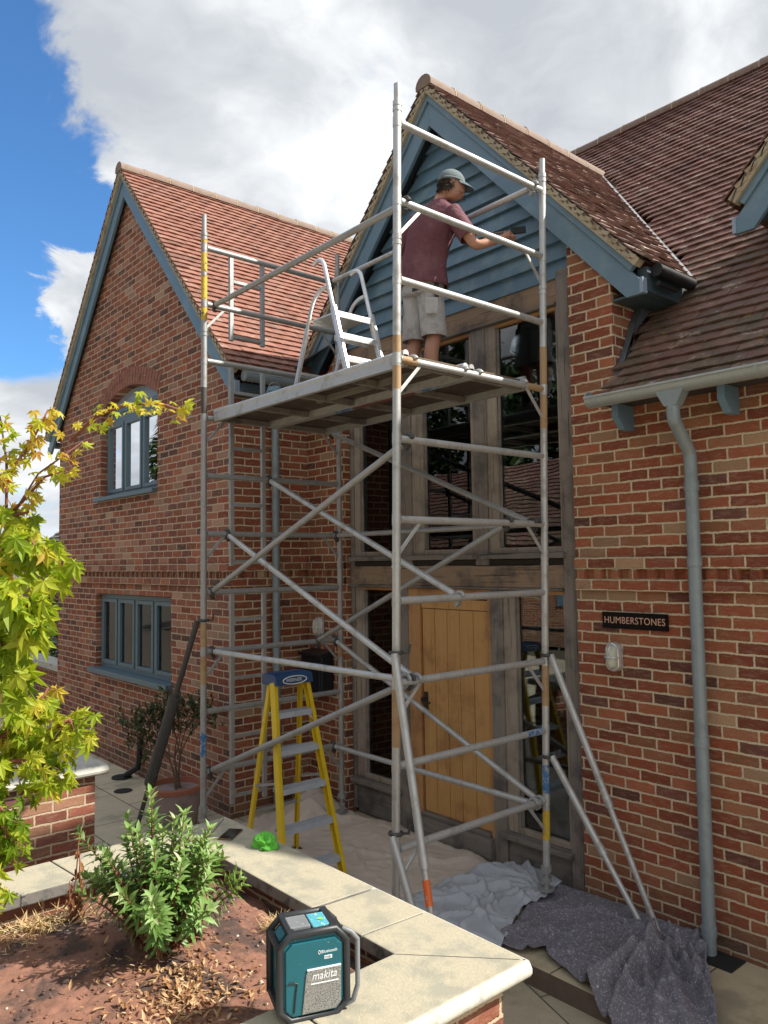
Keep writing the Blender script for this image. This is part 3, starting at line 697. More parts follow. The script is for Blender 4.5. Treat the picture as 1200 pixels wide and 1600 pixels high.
ridge((gx, LOV-0.01, LA+0.02), (gx, 11.0, LA+0.02)); ridge((DX, DV-0.01, DA+0.02), (DX, (DA+1.61)/PIT-0.02, DA+0.02)); ridge((-5.9, RY, main_z(RY)+0.02), (0.9, RY, main_z(RY)+0.02))
# verges: mortar bed with tile ends, bargeboards with an upper fillet and a plumb foot
def verge(cx, apex, hw, yv, ytimber, right=True, left=True, bw=0.150, PIT=1.12):
    cosp = 1/math.sqrt(1+PIT*PIT); sinp = PIT*cosp
    for sg, use in ((1, right), (-1, left)):
        if not use: continue
        top = Vector((cx, 0, apex)); d = Vector((sg*cosp, 0, -sinp)); nn = Vector((sg*sinp, 0, cosp)); Ls = hw/cosp
        mb = MB()
        def strip(n0, n1, y0, y1, l0, l1):
            # clipped plumb on the centre line at the top
            pa = []
            for n_ in (n0, n1):
                t0 = l0 - (n_)*sinp/cosp if l0 <= 0.0 else l0     # plumb cut at apex
                pa.append((top+nn*n_+d*t0, top+nn*n_+d*l1))
            vs = []
            for y in (y0, y1):
                for p in (pa[0][0], pa[0][1], pa[1][1], pa[1][0]): vs.append(p+Vector((0, y, 0)))
            mb.add(vs, [(0,1,2,3),(7,6,5,4),(0,4,5,1),(1,5,6,2),(2,6,7,3),(3,7,4,0)])
        strip(-0.062, -0.004, yv+0.008, yv+0.09, 0.0, Ls-0.02)
        # undulating smears of mortar between the tile ends
        k = 0.05
        while k < Ls-0.06:
            c = top+d*k+nn*(-0.018-rnd.random()*0.010); 
            mb.obox(c+Vector((0, yv+0.012, 0)), (d*0.93+nn*0.36).normalized(), (0,1,0), (nn*0.93-d*0.36).normalized(), 0.085, 0.022, 0.022+rnd.random()*0.012); k += 0.1
        mb.build('verge', 'verge_mortar', house, bevel=0.004)
        mb = MB()
        # tile ends standing proud of the mortar
        k = 0.03
        while k < Ls-0.02:
            c = top+d*k+nn*(-0.022-rnd.random()*0.006)
            mb.obox(c+Vector((0, yv+0.016, 0)), (d*0.955-nn*0.29).normalized(), (0,1,0), (nn*0.955+d*0.29).normalized(), 0.085, 0.030, 0.009); k += 0.1
        mb.build('tile_ends', 'undercloak', house)
        mb = MB(); strip(-0.108, -0.062, yv+0.035, yv+0.075, 0.0, Ls-0.04); mb.build('bargeboard_fillet', 'blue_paint', house, bevel=0.004)
        mb = MB(); n0, n1 = -0.108-bw, -0.1085
        # board with a plumb end and a level cut underneath
        xe = cx+sg*(hw-0.025)
        zt = lambda n_, x: apex+n_/cosp-PIT*abs(x-cx)
        zb = apex-PIT*hw-0.215
        xb = cx+sg*((apex+n0/cosp-zb)/PIT)
        poly = [(cx, zt(n1, cx)), (xe, zt(n1, xe)), (xe, zb), (xb, zb), (cx, zt(n0, cx))]
        mb.prism(poly, lambda u, v, t: (u, t, v), yv+0.055, yv+0.090)
        mb.build('bargeboard', 'blue_paint', house, bevel=0.004)
        # soffit board behind
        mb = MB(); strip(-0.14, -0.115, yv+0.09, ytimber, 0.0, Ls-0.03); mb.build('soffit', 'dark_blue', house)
        # boxed end at the foot
        mb = MB(); mb.box((xe-0.02 if sg > 0 else xe-0.005, yv+0.05, zb+0.005), (xe+0.005 if sg > 0 else xe+0.02, yv+0.105, zt(n1, xe)+0.03)); mb.build('bargeboard_end', 'blue_pale_sunlit', house)  # paler than the board: sunlight on the end put into its colour
verge(gx, LA, half, LOV, GY, bw=0.13)
verge(DX, DA, dh, DV, 4.935, PIT=PP)
# eaves: fascia, gutter and dark underside on the right of the porch gable
xe = DX+dh
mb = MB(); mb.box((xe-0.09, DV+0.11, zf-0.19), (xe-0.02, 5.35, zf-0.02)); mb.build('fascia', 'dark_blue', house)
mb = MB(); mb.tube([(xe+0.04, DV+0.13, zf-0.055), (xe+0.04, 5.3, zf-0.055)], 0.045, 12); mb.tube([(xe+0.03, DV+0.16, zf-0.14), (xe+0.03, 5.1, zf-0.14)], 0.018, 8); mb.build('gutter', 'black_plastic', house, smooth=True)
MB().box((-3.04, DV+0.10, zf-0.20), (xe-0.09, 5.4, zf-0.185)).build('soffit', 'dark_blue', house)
# lead flashing beside the pier
mb = MB(); mb.prism([(4.78, 3.50), (4.86, 3.60), (4.90, 3.75), (5.00, 3.98), (5.30, 4.42), (5.42, 4.5), (5.42, 4.3), (5.0, 3.93), (4.80, 3.62)], lambda u, v, t: (t, u, v+0.15), -3.045, -2.985)
mb.build('lead_flashing', 'lead', house); MB().obox((-2.99, 4.74, 3.66), (1,0,0), Vector((0,1,0.6)).normalized(), Vector((0,-0.6,1)).normalized(), 0.12, 0.14, 0.02).build('lead_flashing', 'lead_bright', house, bevel=0.005)
# light cement line where the porch slope dies into the main roof
va = Vector((DX, (DA+1.61)/PIT, DA)); vb = Vector((DX+dh, (zf+1.61)/PIT-0.04, zf)); off = Vector((0.30, -0.25, 0.62)).normalized()*0.022
mb = MB(); nseg = 9
for i in range(nseg):
    a = va.lerp(vb, i/nseg)+off; b = va.lerp(vb, (i+0.97)/nseg)+off; mb.bar(a, b, 0.022, 0.026)
mb.build('valley_edge', 'lead_bright', house)
# weatherboarding of the porch gable
mb = MB(); z = 4.600; i = 0
while z < DA-0.52:
    hw_ = (DA-0.36-z)/PP; hb = max(0.02, (DA-0.36-z-0.15)/PP)
    lo, hi = DX-hw_, DX+hw_; x0, x1 = DX-hb, DX+hb
    x0 = max(x0, lo, -6.45); x1 = min(x1, hi, -3.06); lo = max(lo, -6.45); hi = min(hi, -3.06)
    y0, y1, yb = 4.864, 4.898, 4.933
    mb.add([(lo, y0, z), (hi, y0, z), (x1, y1, z+0.15), (x0, y1, z+0.15), (lo, yb, z), (hi, yb, z), (x1, yb, z+0.15), (x0, yb, z+0.15)],
           [(0,1,2,3), (0,4,5,1), (3,2,6,7), (0,3,7,4), (1,5,6,2)]); z += 0.142
mb.build('weatherboarding', 'blue_cladding', house, bevel=0.002)
MB().prism([(-6.2, 4.61), (-3.06, 4.61), (DX, DA-0.12)], lambda u, v, t: (u, t, v), 4.935, 4.96).build('backing', 'dark_blue', house)

# --- oak frame: posts, beams, lights, door
YF = 4.90
def oak(name, lo, hi, mat='oak_grey', par=None, bev=0.006): return MB().box(lo, hi).build(name, mat, par or house, bevel=bev)
for a, b, z0_, z1_ in ((-6.165, -6.11, 0.05, 4.42), (-5.475, -5.335, 0.0, 2.225), (-4.48, -4.335, 2.405, 4.42)): oak('post', (a, YF-0.02, z0_), (b, YF+0.14, z1_))
oak('post', (-4.337, YF-0.02, 0.0), (-4.205, YF+0.14, 2.23)); oak('post', (-3.578, YF-0.035, 0.03), (-3.425, YF+0.14, 4.66)); oak('post', (-5.45, YF-0.021, 2.40), (-5.26, YF+0.139, 4.42))
oak('lintel', (-6.165, YF-0.02, 4.42), (-3.578, YF+0.14, 4.605), 'oak_beam'); oak('beam', (-6.165, YF-0.03, 2.225), (-3.58, YF+0.14, 2.405), 'oak_beam')
oak('plate', (-6.165, YF-0.005, 2.405), (-3.58, YF+0.10, 2.452), 'interior_dark')
oak('drip', (-6.165, YF-0.05, 2.207), (-3.59, YF-0.0, 2.2245), 'oak_sill'); oak('drip', (-6.165, YF-0.045, 4.40), (-3.59, YF-0.0, 4.4175), 'oak_sill')
def light(x0, x1, z0, z1, sillz, ml=0.08, mr=0.04, warm=True):
    f = MB(); y0, y1 = YF-0.005, YF+0.09
    f.box((x0, y0, z0), (x0+ml, y1, z1)); f.box((x1-mr, y0, z0), (x1, y1, z1)); f.box((x0+ml, y0+0.002, z0), (x1-mr, y1, z0+0.045))
    w = f.build('window', 'oak_pale', house, bevel=0.005)
    oak('head', (x0+ml, y0+0.002, z1-0.03), (x1-mr, y1, z1), 'oak_warm', w)
    oak('bead', (x0+ml, y0+0.02, z0+0.045), (x0+ml+0.02, y1, z1-0.03), 'oak_grey', w)
    MB().box((x0+ml+0.02, YF+0.035, z0+0.045), (x1-mr, YF+0.045, z1-0.03)).build('pane', 'glass', w)
    oak('sill', (x0-0.03, YF-0.085, z0-0.045), (x1+0.03, YF+0.05, z0-0.001), 'oak_sill', w)
    return w
light(-6.11, -5.45, 2.50, 4.40, 0); light(-5.26, -4.48, 2.50, 4.40, 0, 0.145, 0.04); light(-4.335, -3.578, 2.50, 4.40, 0, 0.105, 0.035)
light(-6.11, -5.475, 0.36, 2.205, 0, 0.12, 0.03); light(-4.205, -3.578, 0.30, 2.205, 0, 0.12, 0.035)
oak('base_panel', (-6.11, YF+0.0, 0.02), (-5.475, YF+0.1, 0.313), 'oak_sill'); oak('base_panel', (-4.205, YF+0.0, 0.02), (-3.578, YF+0.1, 0.253), 'oak_sill')
door = MB()
door.box((-5.335, YF-0.01, 0.20), (-5.19, YF+0.08, 2.205)); door.box((-4.372, YF-0.01, 0.20), (-4.337, YF+0.08, 2.205)); door.box((-5.19, YF-0.008, 2.12), (-4.372, YF+0.08, 2.205))
dr = door.build('door', 'oak_warm', house, bevel=0.006)
edges = [-5.175, -5.02, -4.865, -4.715, -4.555, -4.385]
mb = MB()
for a, b in zip(edges, edges[1:]): mb.box((a+0.003, YF+0.012, 0.235), (b-0.003, YF+0.06, 2.02))
mb.build('planks', 'oak_door', dr, bevel=0.005)
MB().box((-5.18, YF+0.03, 0.2), (-4.38, YF+0.055, 2.1)).build('groove_board', 'groove', dr)
MB().box((-5.18, YF+0.008, 2.025), (-4.38, YF+0.06, 2.11)).build('rail', 'oak_door', dr, bevel=0.004)
oak('weather_bar', (-5.19, YF-0.03, 0.20), (-4.372, YF+0.05, 0.232), 'oak_sill', dr); oak('threshold', (-5.335, YF-0.07, 0.02), (-4.337, YF+0.1, 0.198), 'oak_sill')
mb = MB(); mb.cyl((-5.135, YF+0.01, 1.22), (-5.135, YF-0.045, 1.22), 0.018); mb.tube([(-5.135, YF-0.045, 1.22), (-5.13, YF-0.055, 1.215), (-5.03, YF-0.05, 1.20)], 0.010, 8); mb.box((-5.155, YF+0.0, 1.10), (-5.115, YF+0.011, 1.28)); mb.build('handle', 'iron_black', dr, smooth=True)
# hall behind the glass
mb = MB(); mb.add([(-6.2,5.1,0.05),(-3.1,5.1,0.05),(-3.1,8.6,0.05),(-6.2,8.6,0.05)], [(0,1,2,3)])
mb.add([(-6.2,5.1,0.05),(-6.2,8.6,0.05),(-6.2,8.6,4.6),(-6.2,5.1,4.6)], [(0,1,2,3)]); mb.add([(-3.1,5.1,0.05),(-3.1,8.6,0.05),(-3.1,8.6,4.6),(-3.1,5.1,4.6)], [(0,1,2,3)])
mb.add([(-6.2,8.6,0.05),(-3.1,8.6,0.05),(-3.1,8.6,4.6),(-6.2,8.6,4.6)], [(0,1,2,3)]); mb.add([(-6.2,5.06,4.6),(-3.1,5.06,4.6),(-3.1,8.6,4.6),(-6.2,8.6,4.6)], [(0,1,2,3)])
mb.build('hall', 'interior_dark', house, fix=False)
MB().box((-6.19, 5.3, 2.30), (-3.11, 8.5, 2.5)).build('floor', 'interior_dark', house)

MB().box((-5.3, 5.95, 0.06), (-4.1, 6.05, 2.28)).build('partition', 'plaster', house)
# --- gutters, hopper and downpipes
gy, gz = 4.53, 3.53
mb = MB(); rings = []
for x in (-3.08, 0.6):
    rings.append([(x, gy+0.062*math.cos(a), gz+0.062*math.sin(a)) for a in [math.pi+math.pi*k/10 for k in range(11)]]+[(x, gy+0.055*math.cos(a), gz+0.055*math.sin(a)) for a in [2*math.pi-math.pi*k/10 for k in range(11)]])
mb.loft(rings); mb.tube([(-3.08, gy-0.062, gz+0.004), (0.6, gy-0.062, gz+0.004)], 0.009, 8); mb.cyl((-3.085, gy, gz), (-3.078, gy, gz), 0.055)
for x in (-3.0, -1.93, -0.9): 
    r2 = [[(xx, gy+0.068*math.cos(a), gz+0.068*math.sin(a)+0.003) for a in [math.pi+math.pi*k/10 for k in range(11)]]+[(xx, gy+0.06*math.cos(a), gz+0.06*math.sin(a)+0.003) for a in [2*math.pi-math.pi*k/10 for k in range(11)]] for xx in (x-0.012, x+0.012)]
    mb.loft(r2)
mb.build('gutter', 'gutter_metal', house, smooth=True)

for x in (-2.93, -2.20, -1.47, -0.74): 
    MB().prism([(4.80, 3.49), (4.60, 3.49), (4.60, 3.40), (4.68, 3.32), (4.80, 3.32)], lambda u, v, t: (t, u, v), x-0.024, x+0.024).build('rafter_foot', 'blue_paint', house, bevel=0.004)
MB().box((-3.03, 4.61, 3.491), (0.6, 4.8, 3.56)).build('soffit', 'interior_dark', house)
mb = MB(); px = -2.47
hop = [[(px-0.10, gy-0.045, gz-0.03), (px+0.10, gy-0.045, gz-0.03), (px+0.10, gy+0.045, gz-0.03), (px-0.10, gy+0.045, gz-0.03)], [(px-0.04, gy-0.04, gz-0.14), (px+0.04, gy-0.04, gz-0.14), (px+0.04, gy+0.04, gz-0.14), (px-0.04, gy+0.04, gz-0.14)]]
mb.loft(hop)
path = [(px, gy, gz-0.12), (px, gy, gz-0.19)]
for i in range(7):
    a = i/6*math.pi/2*0.62; path.append((px, gy+0.08*(1-math.cos(a)), gz-0.19-0.08*math.sin(a)))
path += [(px, 4.64, 3.19)]
for i in range(7):
    t = i/6; path.append((px, 4.66+0.06*math.sin(t*math.pi/2), 3.17-0.09*t))
path += [(px, 4.722, 2.5), (px, 4.722, -0.08)]
mb.tube(path, 0.041, 16)
for z in (2.90, 2.42, 1.30, 0.16): mb.cyl((px, 4.722, z-0.03), (px, 4.722, z+0.03), 0.0465, 16)
mb.build('downpipe', 'galv', house, smooth=True)['label'] = 'blue-grey downpipe with swan neck on the right wall'
box('drain_grate', (-2.56, 4.60, 0.012), (-2.28, 4.79, 0.026), 'cast_dark', house)
py_ = 4.36
mb = MB(); mb.tube([(GR+0.075, py_, 4.20), (GR+0.075, py_, -0.02)], 0.040, 16)
for z in (1.92, 3.0): mb.cyl((GR+0.075, py_, z-0.03), (GR+0.075, py_, z+0.03), 0.044, 16)
mb.build('downpipe', 'galv', house, smooth=True)['label'] = 'blue-grey downpipe in the corner beside the gable'
lz = LA-PIT*half
mb = MB(); mb.tube([(gx+half+0.03, LOV+0.12, lz-0.06), (gx+half+0.03, 5.2, lz-0.06)], 0.055, 14); mb.tube([(gx+half+0.085, LOV+0.12, lz-0.02), (gx+half+0.085, 5.2, lz-0.02)], 0.008, 6); mb.build('gutter', 'galv', house, smooth=True)
mb = MB(); mb.tube([(gx-half-0.03, LOV+0.10, lz-0.06), (gx-half-0.03, 6, lz-0.06)], 0.05, 12); mb.build('gutter', 'galv', house, smooth=True)
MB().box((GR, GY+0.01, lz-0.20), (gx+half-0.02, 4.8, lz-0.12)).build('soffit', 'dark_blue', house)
mb = MB(); mb.add([(GR-0.0, 4.55, 4.42), (-6.35, 4.50, 4.50), (-6.25, 4.95, 4.80), (-6.75, 5.2, 4.70)], [(0,1,2,3)]); mb.build('lead_flashing', 'lead', house, solid=0.01)

# --- dormer gable cut by the right edge of the picture
dx2, da2, dv2, dh2 = -1.05, 6.19, 5.0, 1.26
def skip_d(c): return c.z < main_z(c.y)-0.06
mb = MB(); tiles(mb, (dx2-dh2, dv2, da2-PIT*dh2), (0, 1, 0), sL, nL, 2.4, dh2*math.sqrt(1+PIT*PIT), skip_d)
z2 = da2-PIT*dh2
mb.cr = .9; mb.add([(dx2-dh2, dv2+.01, z2-0.005), (dx2-dh2, (z2+1.61)/PIT, z2-0.005), (dx2, (da2+1.61)/PIT, da2-0.005), (dx2, dv2+.01, da2-0.005)], [(3,2,1,0)])
mb.add([(dx2+dh2, dv2+.01, z2-0.005), (dx2+dh2, (z2+1.61)/PIT, z2-0.005), (dx2, (da2+1.61)/PIT, da2-0.005), (dx2, dv2+.01, da2-0.005)], [(0,1,2,3)])
mb.build('roof', 'tile_brown', house, attr=True, fix=False)
verge(dx2, da2, dh2, dv2, 5.35, right=True)
MB().prism([(dx2-dh2+0.35, 3.9), (dx2+dh2-0.35, 3.9), (dx2+dh2-0.35, z2+0.1), (dx2, da2-0.25), (dx2-dh2+0.35, z2+0.1)], lambda u, v, t: (u, t, v), 5.36, 5.5).build('dormer_front', 'dark_blue', house)
# ------------------------------------------------------------------ scaffold tower
TX0, TX1, TY0, TY1 = -5.98, -3.54, 3.16, 4.60
LEAN = 0.026                                # the tower leans a little to the right
RUNG = [0.73+0.4933*k for k in range(10)]
def L(x, y, z): return Vector((x+LEAN*(z-2.7)*(1.0 if x > -4.5 else 0.15), y, z))
tower = root('scaffold_tower', ((TX0+TX1)/2, (TY0+TY1)/2, 0), 'aluminium mobile scaffold tower standing in front of the oak entrance', 'scaffold tower')
for (x, y, zb, ztop) in ((TX1, TY0, -0.05, 5.41), (TX1, TY1, 0.10, 5.41), (TX0, TY0, 0.28, 5.46), (TX0, TY1, 0.10, 5.47)):
    mb = MB(); r = 0.0254
    mb.tube([L(x, y, zb+0.12), L(x, y, 2.44)], r, 16); mb.tube([L(x, y, 2.445), L(x, y, 4.43)], r, 16); mb.tube([L(x, y, 4.435), L(x, y, 5.28)], r, 16)
    mb.tube([L(x, y, 5.28), L(x, y, ztop)], 0.0215, 16)
    for z in (2.44, 4.43, 5.27): mb.tube([L(x, y, z-0.035), L(x, y, z-0.012)], 0.029, 16); mb.tube([L(x, y, z+0.0), L(x, y, z+0.03)], 0.0285, 16)
    for z in RUNG: mb.tube([L(x, y, z-0.033), L(x, y, z+0.033)], 0.0278, 16)
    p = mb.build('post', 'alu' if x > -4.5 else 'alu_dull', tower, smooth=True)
    mb = MB(); mb.tube([L(x, y, zb), L(x, y, zb+0.2)], 0.018, 12); mb.tube([L(x, y, zb+0.13), L(x, y, zb+0.17)], 0.040, 8); mb.tube([L(x, y, zb+0.06), L(x, y, zb+0.09)], 0.034, 12)
    mb.tube([L(x, y, zb), L(x, y, zb+0.012)], 0.058, 16); mb.build('adjustable_foot', 'alu_dull', p, smooth=True)
    def sleeve(z0, z1, mat, rr=0.0262):
        MB().tube([L(x, y, z0), L(x, y, z1)], rr, 16, caps=False).build('paint_band', mat, p, smooth=True)
    if x > -4.5 and y < 4: sleeve(3.50, 3.645, 'rusty'); sleeve(3.715, 3.83, 'rusty'); sleeve(1.34, 1.68, 'rusty'); sleeve(1.76, 1.84, 'rusty')
    elif x > -4.5: sleeve(3.40, 3.645, 'rusty'); sleeve(3.715, 4.00, 'rusty'); sleeve(1.40, 1.685, 'rusty'); sleeve(0.45, 0.66, 'yellow_tape'); sleeve(0.78, 0.98, 'blue_tape')
    elif y < 4: sleeve(4.95, 5.12, 'yellow_tape'); sleeve(4.71, 4.92, 'yellow_tape'); sleeve(5.21, 5.24, 'yellow_tape'); sleeve(4.53, 4.64, 'yellow_tape'); sleeve(1.45, 1.68, 'rusty'); sleeve(1.76, 1.95, 'rusty'); sleeve(0.86, 1.06, 'blue_tape'); sleeve(3.72, 3.95, 'steel_dark', 0.0258)
    else: sleeve(4.56, 4.64, 'blue_tape'); sleeve(4.72, 4.84, 'blue_tape'); sleeve(1.55, 1.68, 'rusty')
for i, x in enumerate((TX0, TX1)):
    for k, z in enumerate(RUNG):
        mb = MB(); mb.tube([L(x, TY0+0.025, z), L(x, TY1-0.025, z)], 0.0235, 14)
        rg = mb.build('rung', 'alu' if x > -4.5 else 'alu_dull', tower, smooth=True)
        if x > -4.5 and k == 6: 
            MB().tube([L(x, TY0+0.03, z), L(x, TY0+0.16, z)], 0.0243, 14, caps=False).build('paint_band', 'rusty', rg, smooth=True)
            MB().tube([L(x, TY1-0.20, z), L(x, TY1-0.03, z)], 0.0243, 14, caps=False).build('paint_band', 'rusty', rg, smooth=True)
        if x > -4.5 and k == 1: MB().tube([L(x, TY1-0.22, z), L(x, TY1-0.06, z)], 0.0243, 14, caps=False).build('paint_band', 'blue_tape', rg, smooth=True)
        if k in (0, 2, 4, 6, 8):
            for y, sg in ((TY0, 1), (TY1, -1)):
                MB().bar(L(x, y+sg*0.20, z-0.012), L(x, y+sg*0.015, z-0.21), 0.022, 0.012, (1, 0, 0)).build('gusset', 'alu' if x > -4.5 else 'alu_dull', tower, bevel=0.002)
# climbing ladders built into the left frame
for z0, z1 in ((0.42, 2.21), (2.43, 4.19), (4.40, 5.18)):
    mb = MB()
    for y in (3.425, 3.745):
        mb.box((TX0-0.016+LEAN*0, y-0.019, z0), (TX0+0.016, y+0.019, z1))
    ld = mb.build('access_ladder', 'alu_dull', tower, bevel=0.003)
    z = z1-0.245
    while z > z0+0.02:
        MB().box((TX0-0.012, 3.444, z-0.014), (TX0+0.012, 3.726, z+0.014)).build('ladder_rung', 'alu_dull', ld, bevel=0.003)
        z -= 0.2467
def brace(name, a, b, mat='alu', r=0.0225, extra=None):
    """tube clipped on to two rungs with a hook at each end"""
    a = Vector(a); b = Vector(b); d = (b-a).normalized()
    mb = MB(); mb.tube([a+d*0.05, b-d*0.05], r, 14)
    o = mb.build(name, mat, tower, smooth=True)
    for p, s in ((a, 1), (b, -1)):
        mb = MB(); q = 10; pts = []
        for i in range(q+1):
            an = math.pi*0.05+math.pi*1.35*i/q
            pts.append(p+Vector((-s*0.036*math.cos(an), 0, 0.036*math.sin(an))))
        mb.tube(pts, 0.013, 8); mb.tube([p+d*s*0.02, p+d*s*0.075], 0.019, 10)
        mb.bar(p+Vector((0, 0, -0.030)), p+Vector((s*0.03, 0, -0.055)), 0.03, 0.022)
        mb.build('hook', 'steel_dark' if (mat != 'alu' or s > 0) else 'alu_dull', o, smooth=True)
    return o
XL, XR = TX0, TX1
def rp(x, y, k): return L(x, y, RUNG[k])
brace('guard_rail', rp(XL, TY0+0.09, 8), rp(XR, TY0+0.07, 8), 'alu_dull')
brace('guard_rail', rp(XL, TY1-0.08, 9), rp(XR, TY1-0.10, 9), 'alu')
brace('diagonal_brace', rp(XL, TY0+0.07, 3), rp(XR, TY0+0.10, 5), 'alu_dull')
brace('diagonal_brace', rp(XL, TY0+0.22, 4), rp(XR, TY0+0.17, 2), 'alu')
brace('diagonal_brace', rp(XL, TY0+0.06, 0), rp(XR, TY0+0.12, 2), 'alu_dull')
brace('horizontal_brace', rp(XL, TY0+0.08, 2), rp(XR, TY0+0.08, 2)+Vector((0, 0, 0.01)), 'alu')
brace('diagonal_brace', rp(XL, TY1-0.10, 6), rp(XR, TY1-0.13, 4), 'alu_dull')
brace('diagonal_brace', rp(XL, 3.80, 5), rp(XR, 3.71, 3), 'alu')
brace('diagonal_brace', rp(XL, 4.32, 2), rp(XR, 4.20, 4), 'alu_dull')
brace('diagonal_brace', rp(XL, TY1-0.07, 2), rp(XR, TY1-0.07, 0), 'alu')
brace('horizontal_brace', rp(XL, TY1-0.10, 0), rp(XR, TY1-0.14, 0), 'alu')
brace('horizontal_brace', rp(XL, TY1-0.05, 4), rp(XR, TY1-0.09, 4), 'alu_dull')
# two platform decks hooked over the seventh rungs
ZD = RUNG[6]
for (y0, y1, first) in ((3.235, 3.815, True), (3.835, 4.43, False)):
    x0, x1 = XL+0.035, XR-0.02+LEAN
    mb = MB()
    for y in (y0+0.02, y1-0.02):
        mb.box((x0, y-0.018, ZD-0.028), (x1, y+0.018, ZD+0.045)); mb.tube([(x0, y, ZD+0.052), (x1, y, ZD+0.052)], 0.024, 12)
    deck = mb.build('platform_deck', 'alu' if first else 'alu_dull', tower, smooth=True)
    MB().box((x0+0.02, y0+0.042, ZD+0.022), (x1-0.02, y1-0.042, ZD+0.040)).build('plywood', 'plywood_dark', deck)
    MB().box((x0+0.02, y0+0.042, ZD+0.042), (x1-0.02, y1-0.042, ZD+0.052)).build('board', 'deck_top', deck)
    for x in (x0+0.02, x0+0.62, x0+1.22, x0+1.82, x1-0.03):
        MB().box((x-0.02, y0+0.040, ZD-0.025), (x+0.02, y1-0.040, ZD+0.020)).build('cross_beam', 'oak_sill', deck, bevel=0.003)
    if not first:
        MB().box((x0+0.9, y0-0.0006, ZD-0.029), (x0+1.12, y0+0.039, ZD+0.012)).build('paint_band', 'blue_tape', deck)
        MB().box((x0+1.14, y0-0.0006, ZD-0.029), (x1-0.55, y0+0.039, ZD+0.010)).build('paint_band', 'red_paint', deck)
        MB().box((x1-0.50, y0-0.0006, ZD-0.029), (x1-0.32, y0+0.039, ZD+0.012)).build('paint_band', 'blue_tape', deck)
    if first:
        MB().box((x1-1.3, (y0+y1)/2-0.015, ZD-0.02), (x1-0.05, (y0+y1)/2+0.015, ZD+0.02)).build('cross_beam', 'oak_sill', deck)
    for y in (y0+0.06, y1-0.06):
        for x, s in ((XL, 1), (XR+LEAN, -1)):
            mb = MB(); pts = [Vector((x+s*0.06, y, ZD+0.01))]+[Vector((x+s*0.033*math.cos(a), y, ZD+0.033*math.sin(a))) for a in [0.2+i*0.32 for i in range(9)]]
            mb.tube(pts, 0.014, 8); mb.build('hook', 'alu', deck, smooth=True)
# stabilisers
def outrigger(a, b, mat, sleeve=None, band=None, strut=None, label=None):
    a = Vector(a); b = Vector(b); d = (b-a).normalized(); L_ = (b-a).length
    mb = MB(); mb.tube([a, a+d*L_*0.55], 0.024, 14); mb.tube([a+d*L_*0.55, b], 0.0195, 14); mb.tube([a+d*(L_*0.55-0.04), a+d*(L_*0.55+0.03)], 0.028, 12)
    mb.tube([b-d*0.03, b], 0.032, 12)
    o = mb.build('outrigger', mat, tower, smooth=True)
    if label: o['label'] = label
    if band:
        MB().tube([a+d*band[0], a+d*band[1]], 0.0255 if band[1] < L_*0.55 else 0.021, 14, caps=False).build('tape', 'orange_tape', o, smooth=True)
    return o
def clamp(p, axis, o):
    mb = MB(); p = Vector(p); axis = Vector(axis).normalized(); s = axis.orthogonal().normalized(); t = axis.cross(s)
    mb.tube([p+(s*math.cos(a)+t*math.sin(a))*0.037 for a in [i*math.pi/6 for i in range(12)]], 0.012, 8, closed=True)
    mb.tube([p+s*0.037, p+s*0.075, p+s*0.085+axis*0.05], 0.009, 8)
    mb.build('clamp', 'steel_dark', o, smooth=True)
o = outrigger((-3.515, 3.105, 1.90), (-2.93, 2.93, -0.09), 'alu', band=(1.23, 1.36)); clamp(L(TX1, TY0, 1.90), (0, 0, 1), o)
o = outrigger((-3.555, 3.10, 0.83), (-2.98, 2.99, -0.09), 'alu'); clamp(L(TX1, TY0, 0.83), (0, 0, 1), o)
o = outrigger((-3.515, 4.60, 1.765), (-2.76, 4.66, 0.03), 'alu'); clamp(L(TX1+0.02, TY1, 1.76), (0, 0, 1), o)
o = outrigger((-3.53, 4.60, 1.045), (-2.84, 4.63, 0.03), 'alu'); clamp(L(TX1+0.02, TY1, 1.04), (0, 0, 1), o)
o = outrigger((-6.02, 3.12, 1.97), (-6.72, 2.86, 0.02), 'steel_dark', label='dark outrigger with a thick sleeve on the left post'); clamp(L(TX0, TY0, 1.98), (0, 0, 1), o)
a, b = Vector((-6.02, 3.12, 1.97)), Vector((-6.72, 2.86, 0.02)); d_ = (b-a).normalized()
mb = MB(); mb.tube([a+d_*0.70, a+d_*1.50], 0.048, 14); mb.tube([a+d_*0.68, a+d_*0.74], 0.052, 14); mb.tube([a+d_*1.42, a+d_*1.46], 0.052, 14); mb.build('sleeve', 'steel_dark', o, smooth=True)

# ------------------------------------------------------------------ yellow step ladder
lad = root('step_ladder', (-5.2, 3.55, 0), 'yellow fibreglass step ladder with blue top cap standing under the tower', 'ladder')
